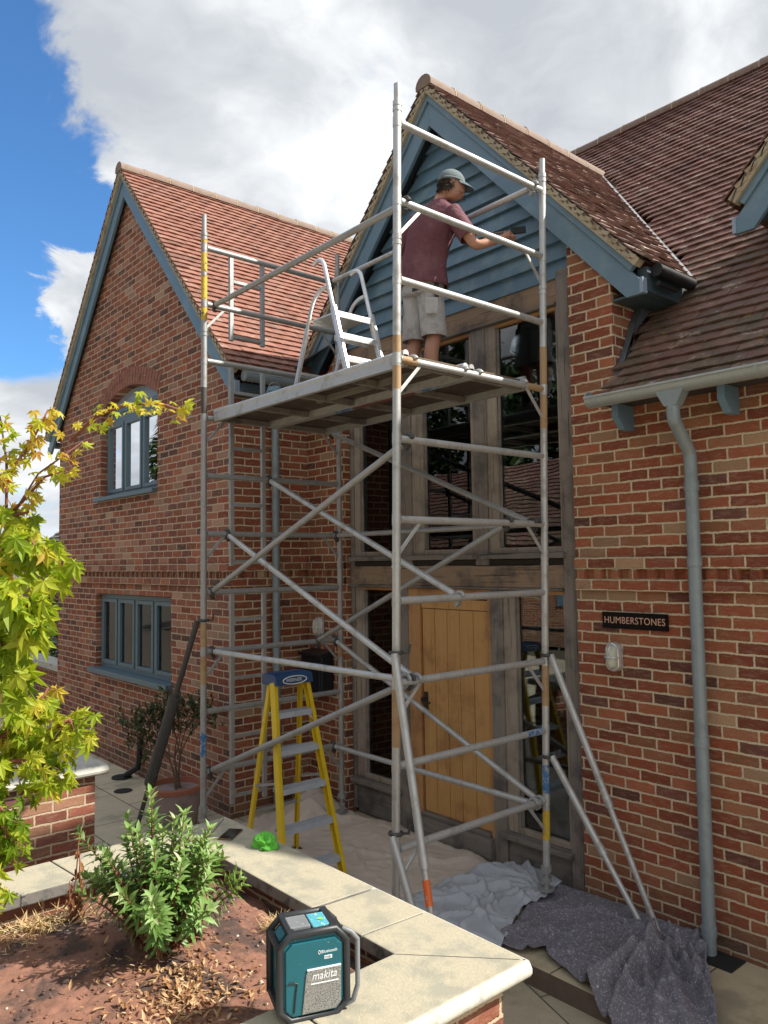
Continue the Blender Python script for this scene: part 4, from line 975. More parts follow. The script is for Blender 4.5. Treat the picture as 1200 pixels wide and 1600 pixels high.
# front rails lean back towards -X ; treads run along Y
def fr(t, side):          # t=0 floor, 1 = cap
    x = -4.83+(-5.19+4.83)*t; h = 0.285-0.125*t
    return Vector((x, 3.462+side*h+0.020*t, 0.0+1.55*t))
def br(t, side):
    x = -5.67+(-5.28+5.67)*t; h = 0.26-0.11*t
    return Vector((x, 3.61+side*h-0.10*t, 0.0+1.55*t))
for s in (-1, 1):
    a, b = fr(0, s), fr(1, s); mb = MB(); d_ = (b-a).normalized(); n_ = Vector((0, 1, 0)).cross(d_).normalized()
    mb.bar(a, b, 0.010, 0.062, n_)                                 # web
    for q in (-1, 1): mb.bar(a+n_*q*0.029-Vector((0, s*0.012, 0)), b+n_*q*0.029-Vector((0, s*0.012, 0)), 0.032, 0.006, n_)
    mb.build('front_rail', 'frp_yellow', lad, bevel=0.002)
    a, b = br(0, s), br(1, s); mb = MB(); d_ = (b-a).normalized(); n_ = Vector((0, 1, 0)).cross(d_).normalized()
    mb.bar(a, b, 0.008, 0.042, n_)
    for q in (-1, 1): mb.bar(a+n_*q*0.019-Vector((0, s*0.010, 0)), b+n_*q*0.019-Vector((0, s*0.010, 0)), 0.026, 0.005, n_)
    mb.build('back_rail', 'frp_yellow', lad, bevel=0.002)
    for p in (fr(0, s), br(0, s)): MB().obox(p+Vector((0, 0, 0.02)), (1,0,0), (0,1,0), (0,0,1), 0.085, 0.045, 0.04).build('foot', 'black_plastic', lad, bevel=0.005)
    MB().bar(fr(0.52, s)+Vector((-0.03, -s*0.02, 0)), br(0.44, s), 0.004, 0.02).build('spreader', 'alu_dull', lad)
for k, zt in enumerate((0.225, 0.50, 0.77, 1.04, 1.305)):
    t = zt/1.55; a, b = fr(t, -1), fr(t, 1)
    mb = MB(); mb.box((a.x-0.075, a.y+0.006, zt-0.004), (a.x+0.030, b.y-0.006, zt)); mb.box((a.x+0.026, a.y+0.006, zt-0.042), (a.x+0.030, b.y-0.006, zt-0.004)); mb.box((a.x-0.075, a.y+0.006, zt-0.03), (a.x-0.071, b.y-0.006, zt-0.004))
    tr = mb.build('tread', 'alu_step', lad, bevel=0.001)
    if k == 4:
        for s in (-1, 1): MB().bar((a.x+0.01, (a.y if s < 0 else b.y)-s*0.06, zt-0.02), (a.x+0.03, (a.y if s < 0 else b.y)-s*0.012, zt-0.085), 0.012, 0.003, (1,0,0)).build('brace', 'alu_bright', tr)
for t in (0.30, 0.62):
    a, b = br(t, -1), br(t, 1); MB().bar(a, b, 0.025, 0.02).build('cross_bar', 'alu_dull', lad)
cap = MB(); cap.prism([(-5.33, 1.508), (-5.125, 1.508), (-5.135, 1.575), (-5.16, 1.590), (-5.30, 1.590), (-5.325, 1.575)], lambda u, v, t: (u, t, v), 3.315, 3.665)
cap = cap.build('top_cap', 'cap_blue', lad, bevel=0.006)
MB().box((-5.30, 3.35, 1.589), (-5.19, 3.62, 1.597)).build('tool_tray', 'cap_blue', cap, bevel=0.003)
pts = [(-5.1255+0.0012, 3.49+0.110*math.cos(a), 1.541+0.030*math.sin(a)) for a in [i*math.pi/16 for i in range(32)]]
MB().tube(pts, 0.0042, 6, closed=True).build('badge', 'white_print', cap)
text_mesh('WERNER', 0.037, (-5.1245, 3.406, 1.541), (0, 1, 0), (0, 0, 1), 'white_print', 'lettering', cap, 0.0006, 1.0)

# ------------------------------------------------------------------ aluminium platform steps on the deck
ZP = ZD+0.055
st = root('platform_steps', (-4.7, 3.62, ZP), 'small aluminium platform steps with looped handrails standing on the tower deck', 'steps')
def arc(p0, p1, p2, n=8):
    p0, p1, p2 = Vector(p0), Vector(p1), Vector(p2)
    return [p0*(1-t)**2+p1*2*t*(1-t)+p2*t*t for t in [i/n for i in range(n+1)]]
for y in (3.44, 3.80):
    f0 = Vector((-4.34, y, ZP)); f1 = Vector((-4.62, y, ZP+0.92)); d_ = (f1-f0).normalized()
    pts = [f0, f0.lerp(f1, 0.5), f1]+arc(f1, f1+d_*0.10, f1+Vector((-0.13, 0, 0.055)))[1:]
    mb = MB(); mb.bar(f0, f0.lerp(f1, 0.64), 0.022, 0.052, (1, 0, 0)); mb.tube(pts, 0.0165, 12); mb.build('stile', 'alu_bright', st, smooth=True)
    b0 = Vector((-5.02, y-0.01 if y < 3.6 else y-0.02, ZP)); b1 = Vector((-4.80, y, ZP+0.62))
    pts = [b0, b0.lerp(b1, 0.6), b1]+arc(b1, b1+(b1-b0).normalized()*0.16, f0.lerp(f1, 0.80)+Vector((-0.02, 0, 0.02)))[1:]
    mb = MB(); mb.tube(pts, 0.0155, 12); mb.bar(b0, b0.lerp(b1, 0.8), 0.02, 0.038, (1, 0, 0)); mb.build('back_leg', 'alu_bright', st, smooth=True)
for zz, x0, x1 in ((0.555, -4.80, -4.49), (0.375, -4.53, -4.43), (0.195, -4.475, -4.375)):
    mb = MB(); mb.box((x0, 3.455, ZP+zz-0.012), (x1, 3.785, ZP+zz)); mb.box((x1-0.006, 3.455, ZP+zz-0.045), (x1, 3.785, ZP+zz-0.012)); mb.box((x0, 3.455, ZP+zz-0.04), (x0+0.006, 3.785, ZP+zz-0.012))
    mb.build('platform' if zz > 0.5 else 'tread', 'alu_bright', st, bevel=0.002)
MB().bar((-4.96, 3.43, ZP+0.17), (-4.96, 3.78, ZP+0.17), 0.03, 0.02).build('cross_bar', 'alu_bright', st)
# paint tin on the deck
tin = root('paint_tin', (-5.40, 3.50, ZP), 'blue-grey paint kettle on the left end of the tower deck', 'paint tin')
mb = MB(); mb.lathe([(0.062, 0.0), (0.068, 0.10), (0.071, 0.104), (0.071, 0.112), (0.063, 0.112), (0.060, 0.02)], (-5.40, 3.50, ZP), 20); mb.build('tin', 'tin_blue', tin, smooth=True)
mb = MB(); mb.lathe([(0.066, 0.113), (0.064, 0.125), (0.05, 0.150), (0.02, 0.160)], (-5.40, 3.50, ZP), 20); mb.build('lid', 'tin_blue', tin, smooth=True)
MB().tube([Vector((-5.40, 3.50+0.071*math.cos(a), ZP+0.10+0.09*math.sin(a))) for a in [i*math.pi/10 for i in range(11)]], 0.003, 6).build('handle', 'alu_dull', tin)

# ------------------------------------------------------------------ wall fittings
sg = root('name_sign', (-2.94, 4.78, 2.02), 'black name plate with HUMBERSTONES in copper capitals on the right brick wall', 'sign')
MB().box((-3.195, 4.775, 1.963), (-2.700, 4.792, 2.075)).build('plate', 'sign_black', sg, bevel=0.002)
text_mesh('HUMBERSTONES', 0.066, (-2.947, 4.7745, 2.019), (1, 0, 0), (0, 0, 1), 'copper_print', 'lettering', sg, 0.0008, 0.90, align='CENTER', spacing=1.06)
def bulkhead(x, z, label):
    o = root('wall_lamp', (x, 4.79, z), label, 'wall lamp', 'oval caged wall lamps')
    def oval(w, h, y, w0=0.88):
        w, h = w*w0, h*0.93
        return [(x+w*math.cos(a), y, z+(h-w)*(1 if math.sin(a) > 0 else -1)*(abs(math.sin(a)) > 1e-6)+w*math.sin(a)) for a in [i*math.pi/12+math.pi/24 for i in range(24)]]
    mb = MB(); mb.loft([oval(0.062, 0.108, 4.795), oval(0.062, 0.108, 4.765), oval(0.055, 0.10, 4.755)]); mb.build('base', 'alu_bright', o, smooth=True)
    mb = MB(); mb.loft([oval(0.043, 0.088, 4.756), oval(0.042, 0.085, 4.725), oval(0.034, 0.075, 4.708), oval(0.015, 0.05, 4.700)]); mb.build('lens', 'lamp_glass', o, smooth=True)
    mb = MB(); mb.tube(oval(0.052, 0.096, 4.748), 0.009, 8, closed=True)
    mb.tube([(x-0.056, 4.755, z)]+[(x+0.050*math.cos(a), 4.742-0.050*math.sin(a), z) for a in [math.pi-i*math.pi/8 for i in range(9)]]+[(x+0.056, 4.755, z)], 0.0055, 8)
    mb.tube([(x, 4.752, z+0.098)]+[(x, 4.745-0.052*math.sin(a), z+0.088*math.cos(a)) for a in [i*math.pi/8 for i in range(9)]]+[(x, 4.752, z-0.098)], 0.0055, 8); mb.build('guard', 'alu_bright', o, smooth=True)
    return o
bulkhead(-3.105, 1.768, 'caged oval lamp on the brick wall just under the black name plate')
bulkhead(-6.56, 1.79, 'caged oval lamp on the brick wall above the black post box')
pb = root('post_box', (-6.53, 4.7, 1.3), 'black post box on the brick wall left of the oak entrance', 'post box')
mb = MB(); mb.prism([(4.795, 1.12), (4.65, 1.12), (4.65, 1.50), (4.68, 1.545), (4.795, 1.56)], lambda u, v, t: (t, u, v), -6.715, -6.355); mb.build('body', 'postbox_black', pb, bevel=0.006)
mb = MB(); mb.prism([(4.80, 1.565), (4.625, 1.535), (4.615, 1.515), (4.63, 1.505), (4.80, 1.535)], lambda u, v, t: (t, u, v), -6.73, -6.34); mb.build('flap', 'postbox_black', pb, bevel=0.005)
MB().box((-6.69, 4.640, 1.15), (-6.38, 4.651, 1.47)).build('door', 'postbox_black', pb, bevel=0.006)
# black stub and round dark discs at the foot of the gable wall
dp = root('black_stub', (-8.9, 3.78, 0), 'short black pipe running down the gable wall into a round gully', 'drain pipe')
mb = MB(); mb.tube([(-8.80, 3.84, 0.47), (-8.80, 3.83, 0.20), (-8.81, 3.82, 0.13), (-8.93, 3.72, 0.03)], 0.034, 12); mb.build('stub', 'black_plastic', dp, smooth=True)
MB().lathe([(0.0, 0.018), (0.11, 0.018), (0.115, 0.004)], (-8.98, 3.70, 0.0), 24).build('disc', 'cast_dark', dp)
for i, (x, y, t) in enumerate(((-8.45, 3.50, 'round black disc on the paving nearest the black waste pipe'), (-9.05, 3.30, 'round dark disc on the paving beside the garden wall end'))):
    o = MB().lathe([(0.0, 0.006), (0.095, 0.006), (0.10, 0.002)], (x, y, 0.0), 24).build('dark_disc', 'cast_dark'); tag(o, t, 'drain cover', 'round dark discs')  # flat near-black discs laid on the paving
# ------------------------------------------------------------------ raised bed, garden walls
ZC = 1.0
bed = root('planter_wall', (-3.0, 2.1, 0), 'raised brick planter with broad stone coping in the foreground', 'planter')
XO, XI, YO, YI = -4.09, -3.76, 2.30, 1.97      # far corner outer / inner
XN, XNI = -1.90, -2.26                         # near (right) side outer / inner
def coping(poly, name='coping', label=None):
    mb = MB(); mb.prism(poly, lambda u, v, t: (u, v, t), ZC-0.055, ZC)
    for i in range(0): pass
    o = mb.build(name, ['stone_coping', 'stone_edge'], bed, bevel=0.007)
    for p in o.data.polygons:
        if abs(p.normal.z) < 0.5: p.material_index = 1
    return o
g_ = 0.002
coping([(XO, YO), (XI, YI), (-2.78, YI), (-2.78+0.02, YO)])
coping([(-2.77+g_, YI), (-2.45, YI), (-2.43, YO), (-2.75+g_, YO)])
coping([(-2.45+g_, YI), (XNI, YI), (XN, YO), (-2.43+g_, YO)])
coping([(XI, YI-g_), (XO, YO-g_), (XO-0.0, 1.33), (XI+0.0, 1.36)])
coping([(XO, 1.325), (XI, 1.355), (XI+0.0, 0.3), (XO, 0.3)])
coping([(XNI, YI-g_), (XN, YO-g_), (XN, 1.50), (XNI, 1.50)])
coping([(XNI, 1.495), (XN, 1.495), (XN, 0.6), (XNI, 0.6)]); coping([(XNI, 0.595), (XN, 0.595), (XN, -0.6), (XNI, -0.6)])
# rounded pale rim on the outer edges
mb = MB(); mb.tube([(XN-0.004, 0-0.6, ZC-0.031), (XN-0.004, YO-0.004, ZC-0.031)], 0.030, 12); mb.tube([(XN-0.004, YO-0.008, ZC-0.031), (XO, YO-0.008, ZC-0.031)], 0.030, 12); mb.build('rim', 'stone_rim', bed, smooth=True)
w_ = 0.065
box('brickwork', (XNI+w_, -0.6, -0.2), (XN-w_, YO-w_, ZC-0.056), 'brick_garden', bed)
box('brickwork', (XO+w_, YI+w_, -0.2), (XNI+w_-0.001, YO-w_-0.001, ZC-0.056), 'brick_garden', bed)
box('brickwork', (XO+w_, 0.3, -0.2), (XI-w_, YI+w_-0.001, ZC-0.056), 'brick_garden', bed)
# soil
mb = MB(); nx, ny = 150, 220
def soil_z(x, y):
    e = min(x-XI, XNI-x, YI-y); 
    return 0.905+0.035*fbm(x*1.7, y*1.7, 2.0, 5)+0.016*fbm(x*9, y*9, 4.0, 4)+0.009*abs(fbm(x*26, y*26, 6.0, 3))+0.03*math.exp(-((x+3.05)**2+(y-1.45)**2)/0.15)-(0.05 if e < 0.06 else 0.0)
for j in range(ny+1):
    for i in range(nx+1):
        x = XI-0.05+(XNI+0.08-XI)*i/nx; y = -0.6+(YI+0.05+0.6)*j/ny; mb.v.append(Vector((x, y, soil_z(x, y))))
for j in range(ny):
    for i in range(nx): a = j*(nx+1)+i; mb.face((a, a+1, a+nx+2, a+nx+1))
sl = mb.build('soil', 'soil', None, smooth='s', fix=False); tag(sl, kind='structure')
# left garden wall (behind the maple)
gw = root('garden_wall', (-6.0, 1.5, 0), 'low purple-brown brick garden wall with a rounded stone coping behind the maple', 'wall')
box('brickwork', (-6.13, -3.0, -0.2), (-5.80, 2.19, 0.93), 'brick_garden', gw)
mb = MB(); mb.prism([(-6.19, 0.932), (-5.745, 0.932), (-5.725, 0.948), (-5.72, 0.965), (-5.73, 0.985), (-5.76, 1.0), (-6.19, 1.0)], lambda u, v, t: (u, t, v), -3.0, 2.27); mb.build('coping', 'stone_rim', gw, bevel=0.012)
# boundary wall at the far left
bw_ = root('boundary_wall', (-13.3, 4.6, 0), 'brick boundary wall with pale coping left of the gable', 'wall')
def wseg(a, b, z, t, name, mat, z0=-0.2):
    a = Vector((a[0], a[1], 0)); b = Vector((b[0], b[1], 0)); d = (b-a).normalized(); n = Vector((-d.y, d.x, 0))*t/2
    mb = MB(); mb.add([a-n+V(0,0,z0), b-n+V(0,0,z0), b+n+V(0,0,z0), a+n+V(0,0,z0), a-n+V(0,0,z), b-n+V(0,0,z), b+n+V(0,0,z), a+n+V(0,0,z)], [(0,3,2,1),(4,5,6,7),(0,1,5,4),(1,2,6,5),(2,3,7,6),(3,0,4,7)])
    return mb.build(name, mat, bw_)
wseg((-11.78, 4.25), (-24, 4.5), 0.84, 0.24, 'brickwork', 'brick_left'); wseg((-11.78, 4.25), (-24, 4.5), 0.93, 0.34, 'coping', 'stone_rim', 0.841)
# wire mesh fence in front of it
wf = root('wire_fence', (-12.3, 3.6, 0), 'small section of dark wire mesh standing in front of the boundary wall', 'fence')
mb = MB()
for i in range(16): mb.tube([(-13.3+i*0.1, 3.75-0.01*i, 0.0), (-13.3+i*0.1, 3.75-0.01*i, 0.9)], 0.004, 5)
for k in range(9): mb.tube([(-13.3, 3.75, 0.05+k*0.1), (-11.8, 3.60, 0.05+k*0.1)], 0.004, 5)
mb.build('mesh', 'wire', wf)
mb = MB(); mb.tube([(-13.3, 3.76, 0), (-13.3, 3.76, 1.0)], 0.02, 8); mb.build('post', 'stone_rim', wf)

# ------------------------------------------------------------------ dust sheets
def sheet(name, poly, zfun, mat, label, cat, group, folds, res=0.014, amp=1.0, seed=0.0, thick=0.004, und=0.012):
    """thin cloth: folds = (x0, y0, x1, y1, width, height, bow) creases running over the floor"""
    xs = [p[0] for p in poly]; ys = [p[1] for p in poly]
    x0, x1, y0, y1 = min(xs)-0.05, max(xs)+0.05, min(ys)-0.05, max(ys)+0.05
    nx = int((x1-x0)/res); ny = int((y1-y0)/res)
    def inside(x, y):
        x += 0.012*noise.noise(Vector((x*8, y*8, seed))); c = False; n = len(poly); j = n-1
        for i in range(n):
            xi, yi = poly[i]; xj, yj = poly[j]
            if (yi > y) != (yj > y) and x < (xj-xi)*(y-yi)/(yj-yi)+xi: c = not c
            j = i
        return c
    pre = []
    for (ax, ay, bx, by, w, h, bow) in folds:
        L_ = math.hypot(bx-ax, by-ay); pre.append((ax, ay, (bx-ax)/L_, (by-ay)/L_, L_, w, h, bow))
    mb = MB(); idx = {}
    def vid(i, j):
        if (i, j) in idx: return idx[(i, j)]
        x = x0+i*res; y = y0+j*res
        wx = x+0.05*fbm(x*3, y*3, seed, 3); wy = y+0.05*fbm(x*3, y*3, seed+8, 3); z = 0.0
        for (ax, ay, ux, uy, L_, w, h, bow) in pre:
            t = ((wx-ax)*ux+(wy-ay)*uy)/L_
            if t < -0.1 or t > 1.1: continue
            d = -(wx-ax)*uy+(wy-ay)*ux-bow*math.sin(math.pi*max(0, min(1, t)))
            ww = w*(0.6+0.8*t); k = d/ww
            if abs(k) > 4: continue
            f = math.sin(math.pi*max(0.0, min(1.0, (t+0.1)/1.2)))**0.6
            z += amp*h*f*(math.exp(-k*k) if k > 0 else math.exp(-k*k*5))
        z += und*(0.5+fbm(x*2.2, y*2.2, seed+20, 3))+0.0025*noise.noise(Vector((x*30, y*30, seed)))
        z += 0.012*max(0, 1-abs(fbm(x*5, y*5, seed+40, 2))*9)
        idx[(i, j)] = len(mb.v); mb.v.append(Vector((x, y, zfun(x, y)+0.006+z))); return idx[(i, j)]
    for i in range(nx):
        for j in range(ny):
            if inside(x0+(i+0.5)*res, y0+(j+0.5)*res): mb.face((vid(i, j), vid(i+1, j), vid(i+1, j+1), vid(i, j+1)))
    # relax the stepped outline a little
    o = mb.build(name, mat, None, smooth='s', fix=False, solid=thick)
    bm = bmesh.new(); bm.from_mesh(o.data)
    for _ in range(4):
        mv = {}
        for v in bm.verts:
            if v.is_boundary:
                nb = [e.other_vert(v) for e in v.link_edges if e.is_boundary]
                if len(nb) == 2: mv[v] = v.co*0.4+(nb[0].co+nb[1].co)*0.3
        for v, c in mv.items(): v.co = c
    bm.to_mesh(o.data); bm.free(); o.data.shade_smooth()
    tag(o, label, cat, group); return o
def gz0(x, y):
    base = 0.0 if x < -4.25 else (0.02 if y > 3.83 else (-0.10 if y < 3.72 else -0.10+0.12*(y-3.72)/0.11))
    return base
def zc(x, y):
    z = gz0(x, y)
    z += 0.22*math.exp(-((x+6.45)**2+(y-4.60)**2)/0.045)+0.16*math.exp(-((x+6.15)**2+(y-4.30)**2)/0.03)
    z += 0.10*math.exp(-((x+5.45)**2+(y-4.55)**2)/0.10)+0.05*math.exp(-((x+4.5)**2+(y-4.75)**2)/0.02)
    return z
fr_ = random.Random(5)
def fan(cx_, cy_, a0, a1, n, r0, r1, w, h):
    out = []
    for i in range(n):
        a = R(a0+(a1-a0)*(i+fr_.uniform(-.3, .3))/max(1, n-1)); s0 = fr_.uniform(0.03, 0.12); s1 = fr_.uniform(r0, r1)
        out.append((cx_+s0*math.cos(a), cy_+s0*math.sin(a), cx_+s1*math.cos(a), cy_+s1*math.sin(a), w*fr_.uniform(.7, 1.4), h*fr_.uniform(.5, 1.3), fr_.uniform(-.05, .05)))
    return out
def strew(x0, x1, y0, y1, n, a0, sp, l0, l1, w, h):
    out = []
    for i in range(n):
        cx_, cy_ = fr_.uniform(x0, x1), fr_.uniform(y0, y1); a = R(a0+fr_.uniform(-sp, sp)); l = fr_.uniform(l0, l1)/2
        out.append((cx_-l*math.cos(a), cy_-l*math.sin(a), cx_+l*math.cos(a), cy_+l*math.sin(a), w*fr_.uniform(.6, 1.5), h*fr_.uniform(.5, 1.3), fr_.uniform(-.06, .06)))
    return out
GRP = 'dust sheets under the tower'
sheet('dust_sheet', [(-6.70, 4.75), (-6.30, 4.78), (-5.6, 4.83), (-5.1, 4.84), (-4.6, 4.82), (-4.15, 4.80), (-4.05, 4.55), (-4.20, 4.2), (-4.28, 3.8), (-4.35, 3.0), (-5.5, 2.9), (-6.3, 3.1), (-6.55, 3.6), (-6.62, 4.2)], zc, 'canvas', 'beige canvas dust sheet spread before the oak door', 'dust sheet', GRP,
      strew(-6.4, -4.2, 3.2, 4.75, 20, 12, 30, 0.5, 1.5, 0.022, 0.020)+strew(-6.5, -5.8, 4.0, 4.7, 7, 60, 40, 0.3, 0.7, 0.04, 0.06)+fan(-4.45, 4.75, 150, 230, 5, 0.5, 1.1, 0.02, 0.025), 0.020, 1.0, 1.0, 0.006, 0.02)
sheet('dust_sheet', [(-4.30, 4.45), (-4.18, 4.80), (-3.85, 4.86), (-3.62, 4.80), (-3.58, 4.55), (-3.62, 4.35), (-3.40, 3.90), (-3.25, 3.55), (-3.5, 3.2), (-4.15, 3.15), (-4.30, 3.7)],
      lambda x, y: gz0(x, y)+0.02+0.10*max(0, (y-4.35))*max(0, min(1, (x+4.3)*3)), 'tarp_grey', 'smooth grey sheet crumpled at the foot of the tower', 'dust sheet', GRP,
      fan(-3.70, 4.66, 150, 285, 11, 0.45, 1.0, 0.026, 0.050)+strew(-4.2, -3.5, 3.4, 4.5, 8, 190, 35, 0.3, 0.7, 0.022, 0.030), 0.011, 1.0, 5.0, 0.004, 0.012)
sheet('dust_sheet', [(-3.66, 4.50), (-3.62, 4.76), (-3.30, 4.785), (-2.95, 4.785), (-2.62, 4.78), (-2.48, 4.72), (-2.38, 4.50), (-2.22, 4.25), (-2.08, 4.02), (-1.88, 3.65), (-2.25, 3.52), (-2.50, 3.72), (-2.82, 3.85), (-3.10, 3.93), (-3.17, 4.02), (-3.25, 3.86), (-3.45, 3.84), (-3.52, 4.15)],
      lambda x, y: gz0(x, y)+0.012+0.05*max(0, (y-4.62)/0.16), 'blanket', 'dark grey flecked blanket draped over the stone ledge beneath the downpipe', 'dust sheet', GRP,
      fan(-2.66, 4.56, 262, 335, 9, 0.5, 1.2, 0.036, 0.085)+fan(-2.80, 4.60, 185, 250, 6, 0.4, 0.9, 0.030, 0.060)+fan(-2.56, 4.58, 0, 360, 8, 0.14, 0.30, 0.030, 0.065)+strew(-3.5, -2.2, 3.8, 4.6, 12, 205, 45, 0.3, 0.7, 0.030, 0.045), 0.010, 1.0, 12.0, 0.007, 0.014)

# ------------------------------------------------------------------ foliage helpers
def leaf_poly(lobes, ln, wd):
    pts = []
    return pts
def maple_leaf(mb, c, d, n, size, r):
    """palmate leaf: seven pointed lobes, one fan of faces; d = direction of the middle lobe, n = leaf normal"""
    d = d.normalized(); n = (n-d*n.dot(d)).normalized(); s = d.cross(n)
    b = len(mb.v); mb.v.append(c); lob = [(-2.35, 0.38), (-1.55, 0.66), (-0.80, 0.90), (0.0, 1.0), (0.80, 0.90), (1.55, 0.66), (2.35, 0.38)]
    ring = []
    for i, (an, l) in enumerate(lob):
        l *= size*rnd.uniform(0.88, 1.08)
        def P(a_, rr, droop): return c+(d*math.cos(a_)+s*math.sin(a_))*rr-n*droop
        ring.append((an-0.27, l*0.60, 0.04*size)); ring.append((an, l, rnd.uniform(0.05, 0.42)*size)); ring.append((an+0.27, l*0.60, 0.04*size))
        if i < 6: ring.append(((an+lob[i+1][0])/2, size*0.40, 0.0))
    for a_, rr, dr in ring: mb.v.append(c+(d*math.cos(a_)+s*math.sin(a_))*rr-n*dr)
    for i in range(len(ring)-1): mb.face((b, b+1+i, b+2+i), r)
def lance(mb, c, d, n, ln, wd, r, droop=0.25):
    d = d.normalized(); s = d.cross(n)
    if s.length < 1e-3: s = d.orthogonal()
    s.normalize(); n = s.cross(d).normalized()
    b = len(mb.v)
    for t, w, h in ((0.0, 0.10, 0.0), (0.35, 1.0, 0.0), (0.7, 0.72, -droop*0.35), (1.0, 0.03, -droop)):
        p = c+d*(ln*t)+n*(h*ln)
        mb.v += [p-s*wd*w/2+n*0.08*wd*w, p-n*0.10*wd*w, p+s*wd*w/2+n*0.08*wd*w]
    for i in range(3):
        for k in range(2): mb.face((b+i*3+k, b+i*3+k+1, b+(i+1)*3+k+1, b+(i+1)*3+k), r)
def rv(a=1.0): return Vector((rnd.uniform(-a, a), rnd.uniform(-a, a), rnd.uniform(-a, a)))

# ------------------------------------------------------------------ shrub in the bed
sh = root('shrub', (-3.03, 1.45, 0.92), 'leafy green shrub with whorled leaves on upright stems in the raised bed', 'shrub')
lf = MB(); stm = MB(); dd_ = MB()
base = Vector((-3.02, 1.42, 0.90))
tips = []
for i in range(48):
    a = rnd.uniform(0, 2*math.pi); rr = math.sqrt(rnd.random())
    h = 0.20+0.33*(1-rr**1.6)*rnd.uniform(0.65, 1.1)+0.03
    # oval footprint, longer to the picture's left-right
    ax = Vector((0.654, 0.757, 0)); bx_ = Vector((0.757, -0.654, 0))
    p = base+ax*(rr*0.33*math.cos(a)-0.02)+bx_*(rr*0.30*math.sin(a)); tips.append(p+Vector((0, 0, h)))
for hx, hh in (((-0.06), 0.62), ((0.10), 0.56), ((-0.20), 0.52), ((0.16), 0.48), ((-0.30), 0.46)): tips.append(base+Vector((0.654, 0.757, 0))*hx+Vector((rnd.uniform(-.06, .06), rnd.uniform(-.06, .06), hh)))
for tp in tips:
    b0 = base+(tp-base)*0.12; b0.z = soil_z(b0.x, b0.y)-0.01
    mid = b0.lerp(tp, 0.45)+Vector((0, 0, -0.02))+(tp-base)*Vector((1,1,0)).length*0.0
    pts = [b0, b0.lerp(tp, 0.33)+rv(0.01), b0.lerp(tp, 0.66)+rv(0.01)+Vector((0,0,0.015)), tp]
    stm.tube(pts, [0.006, 0.005, 0.004, 0.002], 5, caps=False)
    Lt = (tp-b0).length; n_w = int(Lt/0.030)
    dirn = (pts[3]-pts[2]).normalized()
    for k in range(n_w):
        t = 0.22+0.78*k/max(1, n_w-1); p = b0.lerp(tp, t)+Vector((0, 0, 0.015*math.sin(t*3)))
        sz = 0.060 if t < 0.85 else 0.048
        for q in range(4):
            an = k*0.9+q*math.pi/2+rnd.uniform(-0.3, 0.3)
            sd = dirn.orthogonal().normalized(); sd2 = dirn.cross(sd)
            up = 0.25+1.3*max(0, t-0.72)/0.28+rnd.uniform(-0.2, 0.3)
            d = (sd*math.cos(an)+sd2*math.sin(an))+dirn*up
            if t < 0.45 and rnd.random() < 0.45: continue
            lance(lf, p, d, dirn, sz*rnd.uniform(0.75, 1.25), 0.017*rnd.uniform(0.8, 1.2), min(1, max(0, 0.25+0.45*t*rnd.random()+0.3*rnd.random()+(0.15 if t > .85 else 0))), 0.3)
    for k in range(7):
        p = b0.lerp(tp, rnd.uniform(0.05, 0.35)); lance(dd_, p, Vector((rnd.uniform(-1, 1), rnd.uniform(-1, 1), -0.6)), Vector((0,0,1)), 0.045, 0.012, rnd.random(), 0.5)
lf.build('leaves', 'shrub_leaf', sh, smooth='s', attr=True, fix=False); stm.build('stems', 'bark_red', sh, smooth='s'); dd_.build('dead_leaves', 'dead_leaf', sh, attr=True, fix=False)
# withered plant beside it
wp = root('withered_plant', (-3.60, 1.30, 0.92), 'withered brown plant stalk with curled leaves beside the green shrub', 'plant')
mb = MB(); dl = MB()
for k in range(5):
    b0 = Vector((-3.55+rnd.uniform(-.03, .03), 1.27+rnd.uniform(-.03, .03), 0.90)); tp = b0+Vector((rnd.uniform(-.03, .05), rnd.uniform(-.04, .05), 0.20+0.09*(k % 3)))
    mb.tube([b0, b0.lerp(tp, .5)+rv(.006), tp], [0.004, 0.003, 0.002], 5)
    for q in range(16): lance(dl, b0.lerp(tp, rnd.uniform(0.05, 1))+rv(0.006), Vector((rnd.uniform(-1, 1), rnd.uniform(-1, 1), -1.4)), Vector((1, 0, 0.3)), rnd.uniform(.03, .06), 0.014, rnd.random(), 0.6)
mb.build('stem', 'dead_plant', wp, smooth='s'); dl.build('leaves', 'dead_leaf', wp, attr=True, fix=False)
# dry litter
def litter(name, cx_, cy_, rx, ry, n, mat, label, curl=True, ln=(0.02, 0.055), zoff=0.004, up=0.4, wd=(0.004, 0.012)):
    mb = MB()
    for i in range(n):
        a = rnd.uniform(0, 2*math.pi); r = abs(rnd.gauss(0, 0.55)); x = cx_+rx*r*math.cos(a); y = cy_+ry*r*math.sin(a)
        if not (XI+0.02 < x < XNI-0.02 and y < YI-0.02): continue
        c = Vector((x, y, soil_z(x, y)+zoff+abs(rnd.gauss(0, 0.008))))
        lance(mb, c, Vector((rnd.uniform(-1, 1), rnd.uniform(-1, 1), rnd.uniform(-0.1, up))), Vector((0, 0, 1)), rnd.uniform(*ln), rnd.uniform(*wd), rnd.random(), rnd.uniform(-0.3, 0.6))
    o = mb.build(name, mat, None, attr=True, fix=False); tag(o, label, 'litter', kind='stuff'); return o
litter('dry_leaves', -2.66, 1.32, 0.36, 0.32, 900, 'dry_leaf_flat', 'curled dry leaves scattered on the red soil below the shrub', ln=(0.014, 0.040), wd=(0.006, 0.016), up=0.7)
litter('dry_leaves', -3.62, 1.12, 0.20, 0.26, 480, 'straw_flat', 'bleached stalks and leaves along the back edge of the bed', ln=(0.03, 0.10), wd=(0.003, 0.008))
